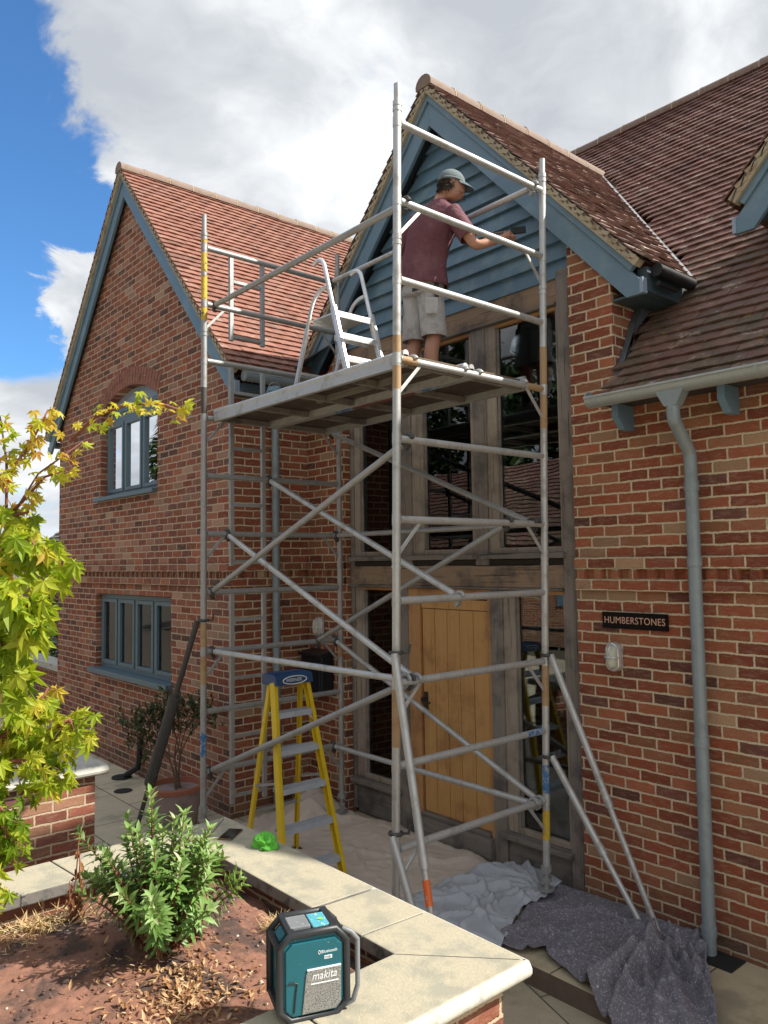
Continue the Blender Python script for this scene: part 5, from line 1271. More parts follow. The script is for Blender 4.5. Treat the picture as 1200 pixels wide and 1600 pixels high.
litter('straw', -2.86, 1.86, 0.10, 0.055, 420, 'straw_flat', 'clump of pale straw by the coping behind the radio', ln=(0.03, 0.08), up=0.7, wd=(0.002, 0.004))
mb = MB()
for i in range(2200):
    x = rnd.uniform(XI+0.03, XNI-0.02); y = rnd.uniform(0.3, YI-0.03); r = 0.002+0.010*rnd.random()**3; z = soil_z(x, y)
    c = Vector((x, y, z+r*0.3)); n0 = len(mb.v); mb.lathe([(r*0.6, -r*0.5), (r, 0), (r*0.5, r*0.45)], c, 6)
    for q in range(n0, len(mb.v)): mb.v[q] = c+(mb.v[q]-c)*rnd.uniform(0.6, 1.25)
o = mb.build('pebbles', ['soil', 'pebble'], None, smooth='s'); tag(o, 'small stones and crumbs on the soil of the bed', 'pebbles', kind='stuff')
for i, p in enumerate(o.data.polygons): p.material_index = 1 if (i//20) % 19 == 0 else 0

# ------------------------------------------------------------------ terracotta pot with an olive-like bush by the gable
pot = root('flower_pot', (-6.92, 3.42, 0), 'round terracotta pot with a pale washed side standing by the gable corner', 'pot')
pc = (-6.95, 3.38, 0.0)
mb = MB(); mb.lathe([(0.19, 0.0), (0.225, 0.22), (0.245, 0.355)], pc, 32); mb.build('side', 'pot_wash', pot, smooth=True)
mb = MB(); mb.lathe([(0.245, 0.352), (0.262, 0.358), (0.265, 0.395), (0.255, 0.405), (0.235, 0.405), (0.225, 0.36), (0.22, 0.34)], pc, 32, cap=False); mb.build('rim', 'terracotta', pot, smooth=True)
mb = MB(); mb.lathe([(0.0, 0.345), (0.225, 0.345)], pc, 32, cap=False); mb.build('compost', 'soil', pot)
pl = root('pot_bush', (pc[0], pc[1], 0.35), 'sparse dark-leaved bush growing in the terracotta pot', 'bush')
lf = MB(); stm = MB()
def grow(p, d, ln, r, lvl, leafs, lm, sm, mxl, sz=0.05, wd=0.02):
    q = p+d*ln; m_ = p.lerp(q, .5)+rv(0.02*ln*3); sm.tube([p, m_, q], [r, r*0.8, r*0.6], 5, caps=False)
    if lvl >= mxl-2:
        for k in range(leafs):
            c = p.lerp(q, rnd.random())+rv(0.012); lance(lm, c, rv()+d*0.5, Vector((0, 0, 1)), sz*rnd.uniform(.7, 1.3), wd, rnd.random(), 0.2)
    if lvl < mxl:
        for k in range(3 if lvl < 2 else 2):
            dd = (d+rv(0.75)+Vector((0, 0, 0.15))).normalized(); grow(q, dd, ln*rnd.uniform(0.6, 0.85), r*0.6, lvl+1, leafs, lm, sm, mxl, sz, wd)
for k in range(3): grow(Vector((pc[0]+rnd.uniform(-.05, .05), pc[1]+rnd.uniform(-.05, .05), 0.34)), Vector((rnd.uniform(-.35, .35), rnd.uniform(-.3, .3), 1)).normalized(), 0.30, 0.014, 0, 9, lf, stm, 4)
lf.build('leaves', 'olive_leaf', pl, attr=True, fix=False); stm.build('branches', 'bark', pl, smooth='s')

# ------------------------------------------------------------------ maple in the left foreground
mp = root('maple_tree', (-3.2, 0.2, 0.9), 'yellow-green Japanese maple filling the left foreground', 'tree')
lf = MB(); stm = MB()
Cc = Vector((0, 0, 2.45))
def at(px, py, dep):
    if py > 815: px -= 20
    return Cc+(Fv+Rv*((px-600)/1223.2)-Uv*((py-800)/1223.2))*dep
branches = [   # measured branch lines: points and how densely they carry leaves
 ([(-60, 1250, 2.9), (-10, 1000, 2.9), (30, 820, 3.0), (60, 740, 3.0), (130, 690, 3.0)], 22, 0.042, 0.75),
 ([(110, 690, 3.0), (150, 650, 2.9), (200, 632, 2.85), (250, 630, 2.8), (282, 641, 2.8)], 34, 0.036, 0.75),
 ([(30, 820, 3.0), (10, 720, 3.1), (0, 650, 3.1)], 26, 0.042, 0.75), ([(0, 760, 3.0), (50, 690, 3.1), (75, 640, 3.1)], 26, 0.048, 0.8),
 ([(20, 800, 2.9), (70, 745, 2.9), (104, 735, 2.9)], 12, 0.040, 0.8),
 ([(-30, 900, 2.7), (20, 850, 2.7), (70, 845, 2.6), (88, 880, 2.6)], 60, 0.070, 0.45), ([(-40, 940, 2.5), (20, 920, 2.5), (60, 940, 2.45), (80, 980, 2.45)], 60, 0.075, 0.40),
 ([(-40, 860, 2.9), (0, 810, 2.9), (45, 800, 2.9)], 44, 0.065, 0.5), ([(-40, 1010, 2.5), (10, 985, 2.5), (30, 1020, 2.5), (20, 1060, 2.5)], 46, 0.070, 0.35),
 ([(-60, 1150, 2.9), (20, 1150, 2.9), (70, 1120, 2.9), (95, 1075, 2.9)], 60, 0.055, 0.55), ([(20, 1150, 2.9), (80, 1150, 2.85), (130, 1125, 2.8), (138, 1160, 2.8)], 66, 0.055, 0.45),
 ([(-30, 1200, 2.8), (40, 1190, 2.8), (90, 1190, 2.75), (105, 1225, 2.75)], 60, 0.055, 0.35), ([(-30, 1100, 2.8), (10, 1080, 2.8), (45, 1100, 2.8)], 40, 0.055, 0.5),
 ([(-40, 1230, 2.7), (0, 1240, 2.7), (28, 1270, 2.65), (30, 1310, 2.65)], 60, 0.046, 0.12), ([(-40, 1330, 2.6), (-10, 1350, 2.6), (12, 1390, 2.55), (8, 1430, 2.55)], 44, 0.050, 0.55), ([(-30, 1290, 2.7), (10, 1300, 2.7), (25, 1330, 2.7)], 34, 0.050, 0.12),
]
for pts, n, size, yel in branches:
    P = [at(*p) for p in pts]; stm.tube(P, [0.012-0.008*i/(len(P)-1) for i in range(len(P))] if size > 0.05 else [0.007-0.004*i/(len(P)-1) for i in range(len(P))], 6)
    for k in range(int(n*1.15)):
        t = rnd.uniform(0.12, 1.0)*(len(P)-1); i = min(int(t), len(P)-2); c = P[i].lerp(P[i+1], t-i)
        spread = 0.080 if size > 0.052 else 0.055
        off = rv(1.0); off.z = off.z*0.8-0.25; c2 = c+off*spread*rnd.random()**0.6*1.3
        if k % 3 == 0: stm.tube([c, c.lerp(c2, .5)+rv(.004), c2], 0.0014, 4, caps=False)
        d = Vector((rnd.uniform(-0.7, 0.7), rnd.uniform(-0.7, 0.7), -1.0)) if size > 0.045 else Vector((0.5+rnd.uniform(-0.8, 0.8), 0.5+rnd.uniform(-0.8, 0.8), rnd.uniform(-0.7, 0.3)))
        nn = -Fv*0.6+Vector((0, 0, 0.7))+rv(0.9)
        maple_leaf(lf, c2, d, nn, size*rnd.uniform(0.75, 1.2), min(1, max(0, yel*0.85+rnd.gauss(0, 0.17))))
# inner, shaded leaf mass to the left of the frame
for k in range(330):
    c = at(rnd.uniform(-140, 8), rnd.uniform(820, 1380), rnd.uniform(2.7, 3.3)); maple_leaf(lf, c, Vector((rnd.uniform(-.7, .7), rnd.uniform(-.7, .7), -1)), Vector((0, 0, 1))+rv(.9), 0.06, rnd.uniform(0.0, 0.5))
tb = Vector((-3.6, 0.35, 0.9))
stm.tube([tb, Vector((-3.55, 0.30, 1.3)), at(-60, 1250, 2.9)], [0.04, 0.03, 0.016], 8); stm.tube([Vector((-3.55, 0.30, 1.3)), at(-60, 1100, 2.8), at(-40, 940, 2.5)], [0.025, 0.016, 0.01], 8)
stm.tube([tb, at(-60, 1340, 2.7), at(-40, 1330, 2.6)], [0.03, 0.02, 0.01], 8)
lf.build('leaves', 'maple_leaf', mp, attr=True, fix=False); stm.build('branches', 'bark_red', mp, smooth='s')

# ------------------------------------------------------------------ hedge, shrubs and neighbouring house at the far left
def leaf_cloud(mb, c, rad, n, size, wd, seed=0.0, lo=0.0, hi=1.0):
    c = Vector(c); rad = Vector(rad)
    for i in range(n):
        v = Vector((rnd.gauss(0, 1), rnd.gauss(0, 1), rnd.gauss(0, 1))).normalized(); f = 0.72+0.32*rnd.random()**0.5
        k = 1+0.30*noise.noise(v*2.1+Vector((seed, 0, 0)))+0.16*noise.noise(v*5.5+Vector((seed, 2, 0)))
        p = c+Vector((v.x*rad.x, v.y*rad.y, v.z*rad.z))*f*k
        cl = noise.noise(p*2.3/max(rad)*3)
        lance(mb, p, v+rv(0.9), rv(), size*rnd.uniform(.6, 1.3), wd, min(1, max(0, lo+(hi-lo)*(0.5+0.6*cl+rnd.uniform(-.3, .3)))), 0.2)
dk = root('dark_bush', (-13.5, 5.4, 0), 'dark green bush growing over the boundary wall behind the maple', 'bush')
mb = MB(); leaf_cloud(mb, (-13.3, 5.3, 1.0), (1.3, 0.7, 1.0), 3800, 0.09, 0.045, 1.0); leaf_cloud(mb, (-15.2, 5.6, 1.2), (1.5, 0.8, 1.2), 3000, 0.10, 0.05, 2.0); mb.build('leaves', 'dark_leaf', dk, attr=True, fix=False)
mb = MB(); mb.tube([(-13.4, 5.4, 0), (-13.3, 5.4, 1.2)], 0.05, 6); mb.tube([(-15.2, 5.6, 0), (-15.2, 5.6, 1.3)], 0.05, 6); mb.build('stems', 'bark', dk)
ys = root('yellowing_bush', (-16.5, 7.5, 0), 'yellowing twiggy bush beyond the dark bush', 'bush')
mb = MB(); leaf_cloud(mb, (-16.2, 7.2, 2.2), (1.6, 1.0, 1.3), 2600, 0.10, 0.05, 3.0); mb.build('leaves', 'yellow_shrub', ys, attr=True, fix=False)
stm = MB(); lf = MB()
for k in range(4): grow(Vector((-16.3+rnd.uniform(-.6, .6), 7.2, 0.3)), Vector((rnd.uniform(-.2, .2), rnd.uniform(-.2, .2), 1)), 0.9, 0.03, 0, 2, lf, stm, 4, 0.08, 0.03)
stm.build('branches', 'bark', ys, smooth='s')
nh = root('neighbour_house', (-27, 12, 0), 'distant house with grey-brown tiled roof and a brick chimney behind the gable', 'house')
mb = MB(); O = (-36, 10.0, 2.6); tiles(mb, O, (1, 0, 0), Vector((0, 1, 0.75)), Vector((0, -0.75, 1)), 12.0, 5.4, gauge=0.30, w=0.5); mb.cr = 0.5; mb.add([(-36, 10, 2.59), (-24, 10, 2.59), (-24, 14.35, 5.83), (-36, 14.35, 5.83)], [(0,1,2,3)])
simple('slate', (0.16, 0.14, 0.13), 0.8, var=0.3, scale=2)
mb.build('roof', 'slate', nh, fix=False)
box('wall', (-35.7, 10.3, -0.2), (-24.2, 16, 2.7), 'brick_left', nh); 
ch = box('chimney', (-27.6, 13.6, 4.6), (-26.4, 14.6, 6.75), 'brick_left', nh); box('chimney_cap', (-27.7, 13.5, 6.751), (-26.3, 14.7, 6.95), 'stone_rim', ch)

# ------------------------------------------------------------------ what the windows reflect: outbuilding and trees behind the camera
ob = root('outbuilding', (-15, -9, 0), 'brick outbuilding with a brown tiled roof opposite the house, seen only in the glass', 'outbuilding')
box('wall', (-22, -15, -0.2), (-8.5, -9.6, 3.0), 'brick', ob)
mb = MB(); tiles(mb, (-22.4, -9.2, 2.9), (1, 0, 0), Vector((0, -1, 0.95)), Vector((0, 0.95, 1)), 14.4, 4.4, gauge=0.2, w=0.33)
mb.add([(-22.4, -9.2, 2.89), (-8.0, -9.2, 2.89), (-8.0, -12.3, 5.83), (-22.4, -12.3, 5.83)], [(0,1,2,3)]); mb.build('roof', 'tile_brown', ob, attr=True, fix=False)
for x in (-20, -17, -14, -11): box('window', (x-0.6, -9.62, 1.0), (x+0.6, -9.55, 2.1), 'blue_paint', ob)
def conifer(x, y, h, r, label):
    o = root('conifer', (x, y, 0), label, 'tree', 'conifers behind the camera'); mb = MB()
    n = 2600
    for i in range(n):
        t = rnd.random()**0.75; z = h*(0.08+0.92*t); rr = r*(1-t)**0.8*(0.75+0.35*noise.noise(Vector((x, t*9, rnd.random()*2))))+0.1
        a = rnd.uniform(0, 2*math.pi); p = Vector((x+rr*math.cos(a), y+rr*math.sin(a), z+rnd.uniform(-.2, .2)))
        lance(mb, p, Vector((math.cos(a), math.sin(a), -0.3))+rv(.4), Vector((0, 0, 1)), rnd.uniform(.4, .8), 0.22, rnd.random(), 0.3)
    mb.build('crown', 'dark_leaf', o, attr=True, fix=False); MB().cyl((x, y, 0), (x, y, h*0.9), 0.25, 8, 0.05).build('trunk', 'bark', o)
conifer(-30.6, -7.5, 11.5, 2.6, 'tall dark conifer at the edge of the yard behind the camera'); conifer(-26.0, -7.0, 8.0, 2.0, 'shorter conifer to the right of the tall one behind the camera')
hz = root('tree_belt', (-12, -17, 0), 'tall dark belt of trees behind the outbuilding', 'trees')
mb = MB()
for i in range(9): leaf_cloud(mb, (-30+i*4.2, -18+rnd.uniform(-1, 1), 6.5+rnd.uniform(-.8, 1.2)), (3.4, 2.4, 7.4), 2600, 0.6, 0.30, i*3.1)
mb.build('leaves', 'dark_leaf', hz, attr=True, fix=False)
# ------------------------------------------------------------------ radio on the coping
rx = Vector((0.352, 0.936, 0)); rn = Vector((0.936, -0.352, 0)); ru = Vector((0, 0, 1))   # along the front, front normal, up
rad_ = root('site_radio', (-2.17, 1.53, ZC), 'teal and black jobsite radio standing on the stone coping', 'radio')
RW, RH, RD = 0.222, 0.275, 0.165
ro = Vector((-2.158, 1.405, ZC))           # front bottom left corner
def rp_(u, w, n): return ro+rx*u+ru*w+rn*n
def octo(w, h, c): return [(c, 0), (w-c, 0), (w, c), (w, h-c), (w-c, h), (c, h), (0, h-c), (0, c)]
mb = MB(); mb.prism([(u+0.008, w+0.006) for u, w in octo(RW-0.016, RH-0.03, 0.030)], lambda u, v, t: rp_(u, v, t), -RD+0.012, -0.010); mb.build('body', 'radio_teal', rad_, bevel=0.004)
mb = MB(); mb.prism([(u+0.018, w+0.016) for u, w in octo(RW-0.036, RH-0.052, 0.022)], lambda u, v, t: rp_(u, v, t), -0.010, -0.002); fp = mb.build('front_panel', 'radio_teal', rad_, bevel=0.003)
# bumper frames front and back
for n0 in (-0.010, -RD+0.010):
    pts = [rp_(u, w, n0) for u, w in octo(RW, RH-0.012, 0.036)]
    pts = [Vector(p) for p in pts]; mb = MB(); mb.tube(pts, 0.0125, 10, closed=True); mb.build('bumper', 'radio_black', rad_, smooth=True)
for u, w in ((0.004, RH-0.052), (RW-0.004, RH-0.052), (0.004, 0.036), (RW-0.004, 0.036), (0.040, RH-0.010), (RW-0.040, RH-0.010)):
    MB().bar(rp_(u, w, -0.005), rp_(u, w, -RD+0.005), 0.026, 0.018, ru).build('corner_bar', 'radio_black', rad_, bevel=0.004)
mb = MB(); mb.prism([(0.030, RH-0.030), (RW-0.030, RH-0.030), (RW-0.040, RH-0.010), (0.040, RH-0.010)], lambda u, v, t: rp_(u, v, t), -RD+0.02, -0.02); mb.build('top', 'radio_black', rad_, bevel=0.003)
MB().obox(rp_(0.075, RH-0.005, -0.075), rx, rn, ru, 0.068, 0.085, 0.014).build('battery_cover', 'radio_grey', rad_, bevel=0.004)
MB().obox(rp_(0.145, RH-0.007, -0.075), rx, rn, ru, 0.060, 0.095, 0.010).build('display', 'radio_screen', rad_, bevel=0.003)
mb = MB(); mb.prism([(0.140, 0), (0.158, 0.012), (0.155, -0.012)], lambda u, v, t: rp_(u, RH-0.001+t, -0.068+v), 0.0, 0.0015); mb.build('sticker', 'lime', rad_)
MB().obox(rp_(0.020, RH-0.030, -0.075), (rx+ru*0.9).normalized(), rn, (ru-rx*0.9).normalized(), 0.030, 0.07, 0.014).build('knob', 'radio_teal', rad_, bevel=0.004)
MB().obox(rp_(0.003, RH*0.60, -0.055), ru, rn, rx, 0.05, 0.035, 0.008).build('side_plate', 'radio_grey', rad_, bevel=0.003)
gp = [(0.070, 0.020), (RW-0.040, 0.020), (RW-0.024, 0.036), (RW-0.022, 0.150), (0.090, 0.150), (0.084, 0.140)]
mb = MB(); mb.prism(gp, lambda u, v, t: rp_(u, v, t), -0.002, 0.002); gr_ = mb.build('grille', 'grille', rad_, bevel=0.002)
MB().bar(rp_(0.088, 0.152, 0.0), rp_(RW-0.022, 0.152, 0.0), 0.005, 0.004, ru).build('trim', 'white_print', gr_)
MB().tube([rp_(0.045+0.03*k, w, 0.0005) for k, w in ((0, 0.03), (0.2, 0.09), (0.35, 0.118), (0, 0.122), (-0.6, 0.122))], 0.0022, 6).build('groove', 'radio_black', fp)
text_mesh('makita', 0.034, rp_(0.102, 0.130, 0.0022), rx, ru, 'white_print', 'lettering', rad_, 0.0006, 0.92, slant=0.25)
MB().bar(rp_(0.099, 0.108, 0.003), rp_(0.190, 0.108, 0.003), 0.002, 0.0025, ru).build('underline', 'white_print', gr_)
text_mesh('Bluetooth', 0.0135, rp_(0.135, 0.200, -0.0018), rx, ru, 'white_print', 'lettering', rad_, 0.0004)
MB().tube([rp_(0.129+0.0035*math.cos(a), 0.200+0.0055*math.sin(a), -0.0016) for a in [i*math.pi/6 for i in range(12)]], 0.0010, 5, closed=True).build('emblem', 'white_print', fp)
MB().obox(rp_(0.158, 0.182, -0.0015), rx, ru, rn, 0.026, 0.011, 0.0012).build('label', 'white_print', fp, bevel=0.0004)
text_mesh('DAB', 0.010, rp_(0.147, 0.182, -0.0007), rx, ru, 'radio_teal', 'lettering', rad_, 0.0003)
hpts = [rp_(RW-0.010, RH-0.020, -0.02), rp_(RW+0.016, RH-0.030, -0.005), rp_(RW+0.036, RH-0.055, -0.005), rp_(RW+0.036, 0.075, -0.005), rp_(RW+0.020, 0.030, -0.005), rp_(RW-0.008, 0.012, -0.02)]
mb = MB(); mb.tube(hpts, 0.0085, 10); mb.build('handle', 'radio_grey', rad_, smooth=True)
mb = MB()
for u in (0.04, RW-0.04):
    for n in (-0.03, -RD+0.03): mb.obox(rp_(u, 0.004, n), rx, rn, ru, 0.03, 0.02, 0.009)
mb.build('feet', 'radio_black', rad_)

# phone and cloth
ph = root('mobile_phone', (-3.80, 2.165, ZC), 'black smartphone lying face up on the far coping corner', 'phone')
ca, sa = math.cos(R(128)), math.sin(R(128)); pu = Vector((ca, sa, 0)); pv = Vector((-sa, ca, 0))
MB().obox((-3.80, 2.165, ZC+0.0035), pu, pv, (0, 0, 1), 0.158, 0.080, 0.008).build('case', 'phone_edge', ph, bevel=0.003)
MB().obox((-3.80, 2.165, ZC+0.0083), pu, pv, (0, 0, 1), 0.150, 0.073, 0.0012).build('screen', 'phone_glass', ph, bevel=0.0005)
mb = MB(); nu, nv = 64, 26
for j in range(nv+1):
    ph_ = math.pi/2*(1-j/nv)                    # 0 = rim, pi/2 = top
    for i in range(nu):
        th = 2*math.pi*i/nu; dv_ = Vector((math.cos(ph_)*math.cos(th), math.cos(ph_)*math.sin(th), math.sin(ph_)))
        rg_ = 1-abs(noise.noise(dv_*1.7+Vector((3.1, 0.4, 7))))*2.0; rg2 = 1-abs(noise.noise(dv_*3.6+Vector((1, 5, 2))))*2.0
        k = 0.62+0.42*rg_+0.16*rg2; fl = 1+0.35*max(0, noise.noise(Vector((math.cos(th)*1.6, math.sin(th)*1.6, 9))))*(1-math.sin(ph_))
        mb.v.append(Vector((-3.53, 2.21, ZC+0.001))+Vector((dv_.x*0.068*k*fl, dv_.y*0.056*k*fl, max(0.0, dv_.z*0.062*k))))
for j in range(nv):
    for i in range(nu): mb.face((j*nu+i, j*nu+(i+1) % nu, (j+1)*nu+(i+1) % nu, (j+1)*nu+i))
cl = mb.build('cleaning_cloth', 'cloth_green', None, smooth='s', fix=True, solid=0.002); tag(cl, 'crumpled bright green cloth lying on the coping next to the phone', 'cloth')
mb = MB(); mb.tube([(-6.35, 3.06, 0.035), (-6.30, 2.99, 0.06), (-6.24, 3.0, 0.05), (-6.2, 3.05, 0.03)], [0.03, 0.045, 0.045, 0.03], 10)
o = mb.build('rubber_boot', 'black_plastic', None, smooth='s'); COL.objects.unlink(o); bpy.data.objects.remove(o)
# hall furniture glimpsed through the right sidelight
tb_ = root('tall_cabinet', (-4.5, 5.6, 0.05), 'dark wooden cabinet glimpsed through the glass right of the door', 'cabinet')
MB().box((-4.80, 5.42, 0.06), (-4.12, 5.82, 1.72)).build('body', 'oak_sill', tb_, bevel=0.005); MB().box((-4.83, 5.39, 1.721), (-4.09, 5.85, 1.76)).build('table_top', 'oak_beam', tb_, bevel=0.005)
vs = root('flower_vase', (-4.50, 5.6, 1.76), 'silver-green vase of pale flowers on the cabinet behind the glass', 'vase')
MB().lathe([(0.05, 0), (0.075, 0.06), (0.06, 0.16), (0.085, 0.24)], (-4.50, 5.6, 1.76), 20).build('vase', 'vase', vs, smooth=True)
mb = MB()
for k in range(46): mb.lathe([(0.008, -0.02), (0.026, 0), (0.008, 0.02)], Vector((-4.34, 5.6, 1.90))+rv(0.10), 7)
mb.build('flowers', 'flower', vs, smooth='s')

# ------------------------------------------------------------------ the painter
man = root('person', (-4.40, 4.25, ZP), 'man in maroon T-shirt, pale shorts and grey cap painting boards from the tower deck', 'person')
H0 = ZP
# joints (world)
J = dict(pelvis=(-4.39, 4.24, H0+0.92), waist=(-4.36, 4.23, H0+1.08), chest=(-4.28, 4.23, H0+1.30), neckb=(-4.20, 4.25, H0+1.475), neck=(-4.175, 4.265, H0+1.54), head=(-4.13, 4.30, H0+1.64), crown=(-4.12, 4.29, H0+1.71),
  hipL=(-4.47, 4.24, H0+0.88), kneeL=(-4.50, 4.25, H0+0.49), calfL=(-4.51, 4.22, H0+0.33), ankL=(-4.51, 4.23, H0+0.09), toeL=(-4.52, 4.38, H0+0.05),
  hipR=(-4.31, 4.24, H0+0.88), kneeR=(-4.30, 4.27, H0+0.49), calfR=(-4.315, 4.24, H0+0.33), ankR=(-4.31, 4.25, H0+0.09), toeR=(-4.28, 4.40, H0+0.05),
  shL=(-4.43, 4.21, H0+1.39), elL=(-4.660, 4.20, H0+1.16), wrL=(-4.62, 4.40, H0+1.33), shR=(-4.05, 4.26, H0+1.36), elR=(-3.905, 4.33, H0+1.075), wrR=(-3.81, 4.545, H0+1.165))
J = {k: Vector(v) for k, v in J.items()}
order = list(J); E = [('pelvis', 'waist'), ('waist', 'chest'), ('chest', 'neckb'), ('neckb', 'neck'), ('neck', 'head'), ('pelvis', 'hipL'), ('hipL', 'kneeL'), ('kneeL', 'calfL'), ('calfL', 'ankL'), ('pelvis', 'hipR'), ('hipR', 'kneeR'), ('kneeR', 'calfR'), ('calfR', 'ankR'),
     ('chest', 'shL'), ('shL', 'elL'), ('elL', 'wrL'), ('chest', 'shR'), ('shR', 'elR'), ('elR', 'wrR')]
rad = dict(pelvis=.13, waist=.125, chest=.14, neckb=.065, neck=.057, head=.085, hipL=.088, kneeL=.060, calfL=.062, ankL=.040, hipR=.088, kneeR=.060, calfR=.062, ankR=.040, shL=.058, elL=.043, wrL=.029, shR=.058, elR=.045, wrR=.029)
used = [k for k in order if k in rad]
def skin_mesh(name, verts, edges, radii, mat, parent, sub=2, rooti=0):
    me = bpy.data.meshes.new(name); me.from_pydata([tuple(v) for v in verts], edges, []); me.materials.append(MATS[mat])
    o = bpy.data.objects.new(name, me); COL.objects.link(o)
    m = o.modifiers.new('s', 'SKIN'); m.use_smooth_shade = True; m.branch_smoothing = 0.4
    for i, r in enumerate(radii):
        sv = me.skin_vertices[0].data[i]; sv.radius = (r, r) if not isinstance(r, tuple) else r; sv.use_root = (i == rooti)
    mm = o.modifiers.new('u', 'SUBSURF'); mm.levels = sub; mm.render_levels = sub
    attach(o, parent); return o
verts = [J[k] for k in used]; edges = [(used.index(a), used.index(b)) for a, b in E]; radii = [rad[k] for k in used]
# hands: palm and separate fingers grown from the wrist
def add_hand(wk, fwd, side, back, grip, verts, edges, radii, mir=1):
    w = J[wk]; wi = used.index(wk); fwd = fwd.normalized(); side = (side-fwd*side.dot(fwd)).normalized(); back = fwd.cross(side)*mir
    pi = len(verts); verts.append(w+fwd*0.045); radii.append((0.030, 0.020)); edges.append((wi, pi))
    for k in range(4):
        u = (k-1.5)*0.019; ln = (0.030, 0.034, 0.032, 0.025)[k]
        a = w+fwd*0.085+side*u; b_ = a+fwd*ln*0.75-back*ln*(0.55+grip*0.6); c = b_-back*ln*(0.6+0.2*grip)+fwd*ln*(0.25-0.9*grip); d = c-fwd*ln*(0.55*grip)-back*ln*0.25
        i0 = len(verts); verts += [a, b_, c, d]; radii += [0.0098, 0.0090, 0.0083, 0.0072]; edges += [(pi, i0), (i0, i0+1), (i0+1, i0+2), (i0+2, i0+3)]
    i0 = len(verts); t0 = w+fwd*0.035+side*0.030; verts += [t0, t0+side*0.018+fwd*0.028-back*0.010, t0+side*0.004+fwd*0.050-back*0.034]; radii += [0.012, 0.0105, 0.0090]; edges += [(pi, i0), (i0, i0+1), (i0+1, i0+2)]
add_hand('wrR', Vector((0.30, 0.80, 0.50)), Vector((-0.5, -0.2, 0.85)), None, 0.9, verts, edges, radii)
add_hand('wrL', Vector((0.05, 0.85, 0.30)), Vector((0.9, 0.0, 0.3)), None, 0.7, verts, edges, radii, -1)
body = skin_mesh('body', verts, edges, radii, 'skin', man)
def ell_ring(c, ax, ay, rx_, ry_, n=24, e=1.0, wr=0.0, seed=0):
    return [Vector(c)+Vector(ax)*rx_*math.copysign(abs(math.cos(a))**e, math.cos(a))*(1+wr*noise.noise(Vector((math.cos(a)*2, math.sin(a)*2, seed))))+Vector(ay)*ry_*math.copysign(abs(math.sin(a))**e, math.sin(a))*(1+wr*noise.noise(Vector((math.cos(a)*2+5, math.sin(a)*2, seed)))) for a in [2*math.pi*i/n for i in range(n)]]
# head, turned to the right and slightly down
hc = Vector((-4.115, 4.305, H0+1.625)); hf = Vector((0.62, 0.76, -0.14)).normalized(); hr = hf.cross(Vector((0, 0, 1))).normalized(); hu = hr.cross(hf).normalized()
def hp(f, r, u): return hc+hf*f+hr*r+hu*u
prof = [(-0.125, -0.020, .048, .050), (-0.105, 0.012, .052, .066), (-0.085, 0.016, .058, .080), (-0.060, 0.010, .064, .090), (-0.030, 0.004, .070, .094), (0.0, 0.0, .074, .096), (0.030, -0.002, .076, .096), (0.060, -0.006, .072, .090), (0.085, -0.010, .058, .072), (0.104, -0.012, .032, .040)]
mb = MB(); mb.loft([ell_ring(hp(f, 0, u), hr, hf, rx_, ry_, 28) for u, f, rx_, ry_ in prof])
# pull the chin, nose and brow out of the loft
for i, v in enumerate(mb.v):
    q = v-hc; f = q.dot(hf); r = q.dot(hr); u = q.dot(hu)
    if f > 0.05:
        nose = 0.026*math.exp(-(r/0.012)**2)*math.exp(-((u+0.018)/0.018)**2); br_ = 0.006*math.exp(-((u-0.018)/0.012)**2)*math.exp(-((abs(r)-0.028)/0.02)**2); ey = -0.008*math.exp(-((u-0.0)/0.012)**2)*math.exp(-((abs(r)-0.030)/0.013)**2)
        ch = 0.012*math.exp(-(r/0.022)**2)*math.exp(-((u+0.088)/0.016)**2); mo = 0.005*math.exp(-(r/0.02)**2)*math.exp(-((u+0.054)/0.009)**2)
        mb.v[i] = v+hf*(nose+br_+ey+ch+mo)
mb.build('head', 'skin', man, smooth='s', subsurf=1)
mb = MB()
for s in (-1, 1):
    c = hp(0.0, s*0.078, 0.0); mb.loft([ell_ring(c-hr*s*0.006, (hu+hf*0.2).normalized(), hf, .026, .014, 14), ell_ring(c+hr*s*0.004-hf*0.004, (hu+hf*0.2).normalized(), hf, .032, .019, 14), ell_ring(c+hr*s*0.010-hf*0.008, (hu+hf*0.2).normalized(), hf, .026, .013, 14)])
mb.build('ears', 'skin', man, smooth='s', subsurf=1)
mb = MB()
for s in (-1, 1): mb.lathe([(0.001, -0.006), (0.005, -0.004), (0.006, 0.0), (0.005, 0.004), (0.001, 0.006)], hp(0.083, s*0.030, 0.0), 10)
mb.tube([hp(0.094, -0.016, -0.055), hp(0.099, 0.0, -0.056), hp(0.094, 0.016, -0.055)], 0.003, 6); mb.build('eyes_and_lips', 'hair', man, smooth='s')
# hair showing below the cap, and stubble
mb = MB()
for k in range(900):
    a = rnd.uniform(-1.75, 1.75)+math.pi; u = rnd.uniform(-0.075, 0.030) if abs(a-math.pi) < 1.5 else rnd.uniform(-0.04, 0.02)
    c = hc+hu*u+hf*(math.cos(a)*0.098-0.004)+hr*(math.sin(a)*0.079); out = (hf*math.cos(a)+hr*math.sin(a))
    lance(mb, c, out*0.55-hu*0.9+rv(0.7), out, rnd.uniform(.016, .034), 0.007, 0, 0.3)
mb.build('hair', 'hair', man, smooth='s', fix=False)
mb = MB()
for k in range(260):
    a = rnd.uniform(-1.7, 1.7); u = rnd.uniform(-0.115, -0.045); rr = 0.078+0.02*math.cos(a)
    lance(mb, hc+hu*u+hf*(math.cos(a)*(rr+0.012)+0.006)+hr*(math.sin(a)*0.062), -hu+hf*0.3+rv(.4), hf, 0.010, 0.004, 0, 0.1)
mb.build('stubble', 'hair', man, fix=False)
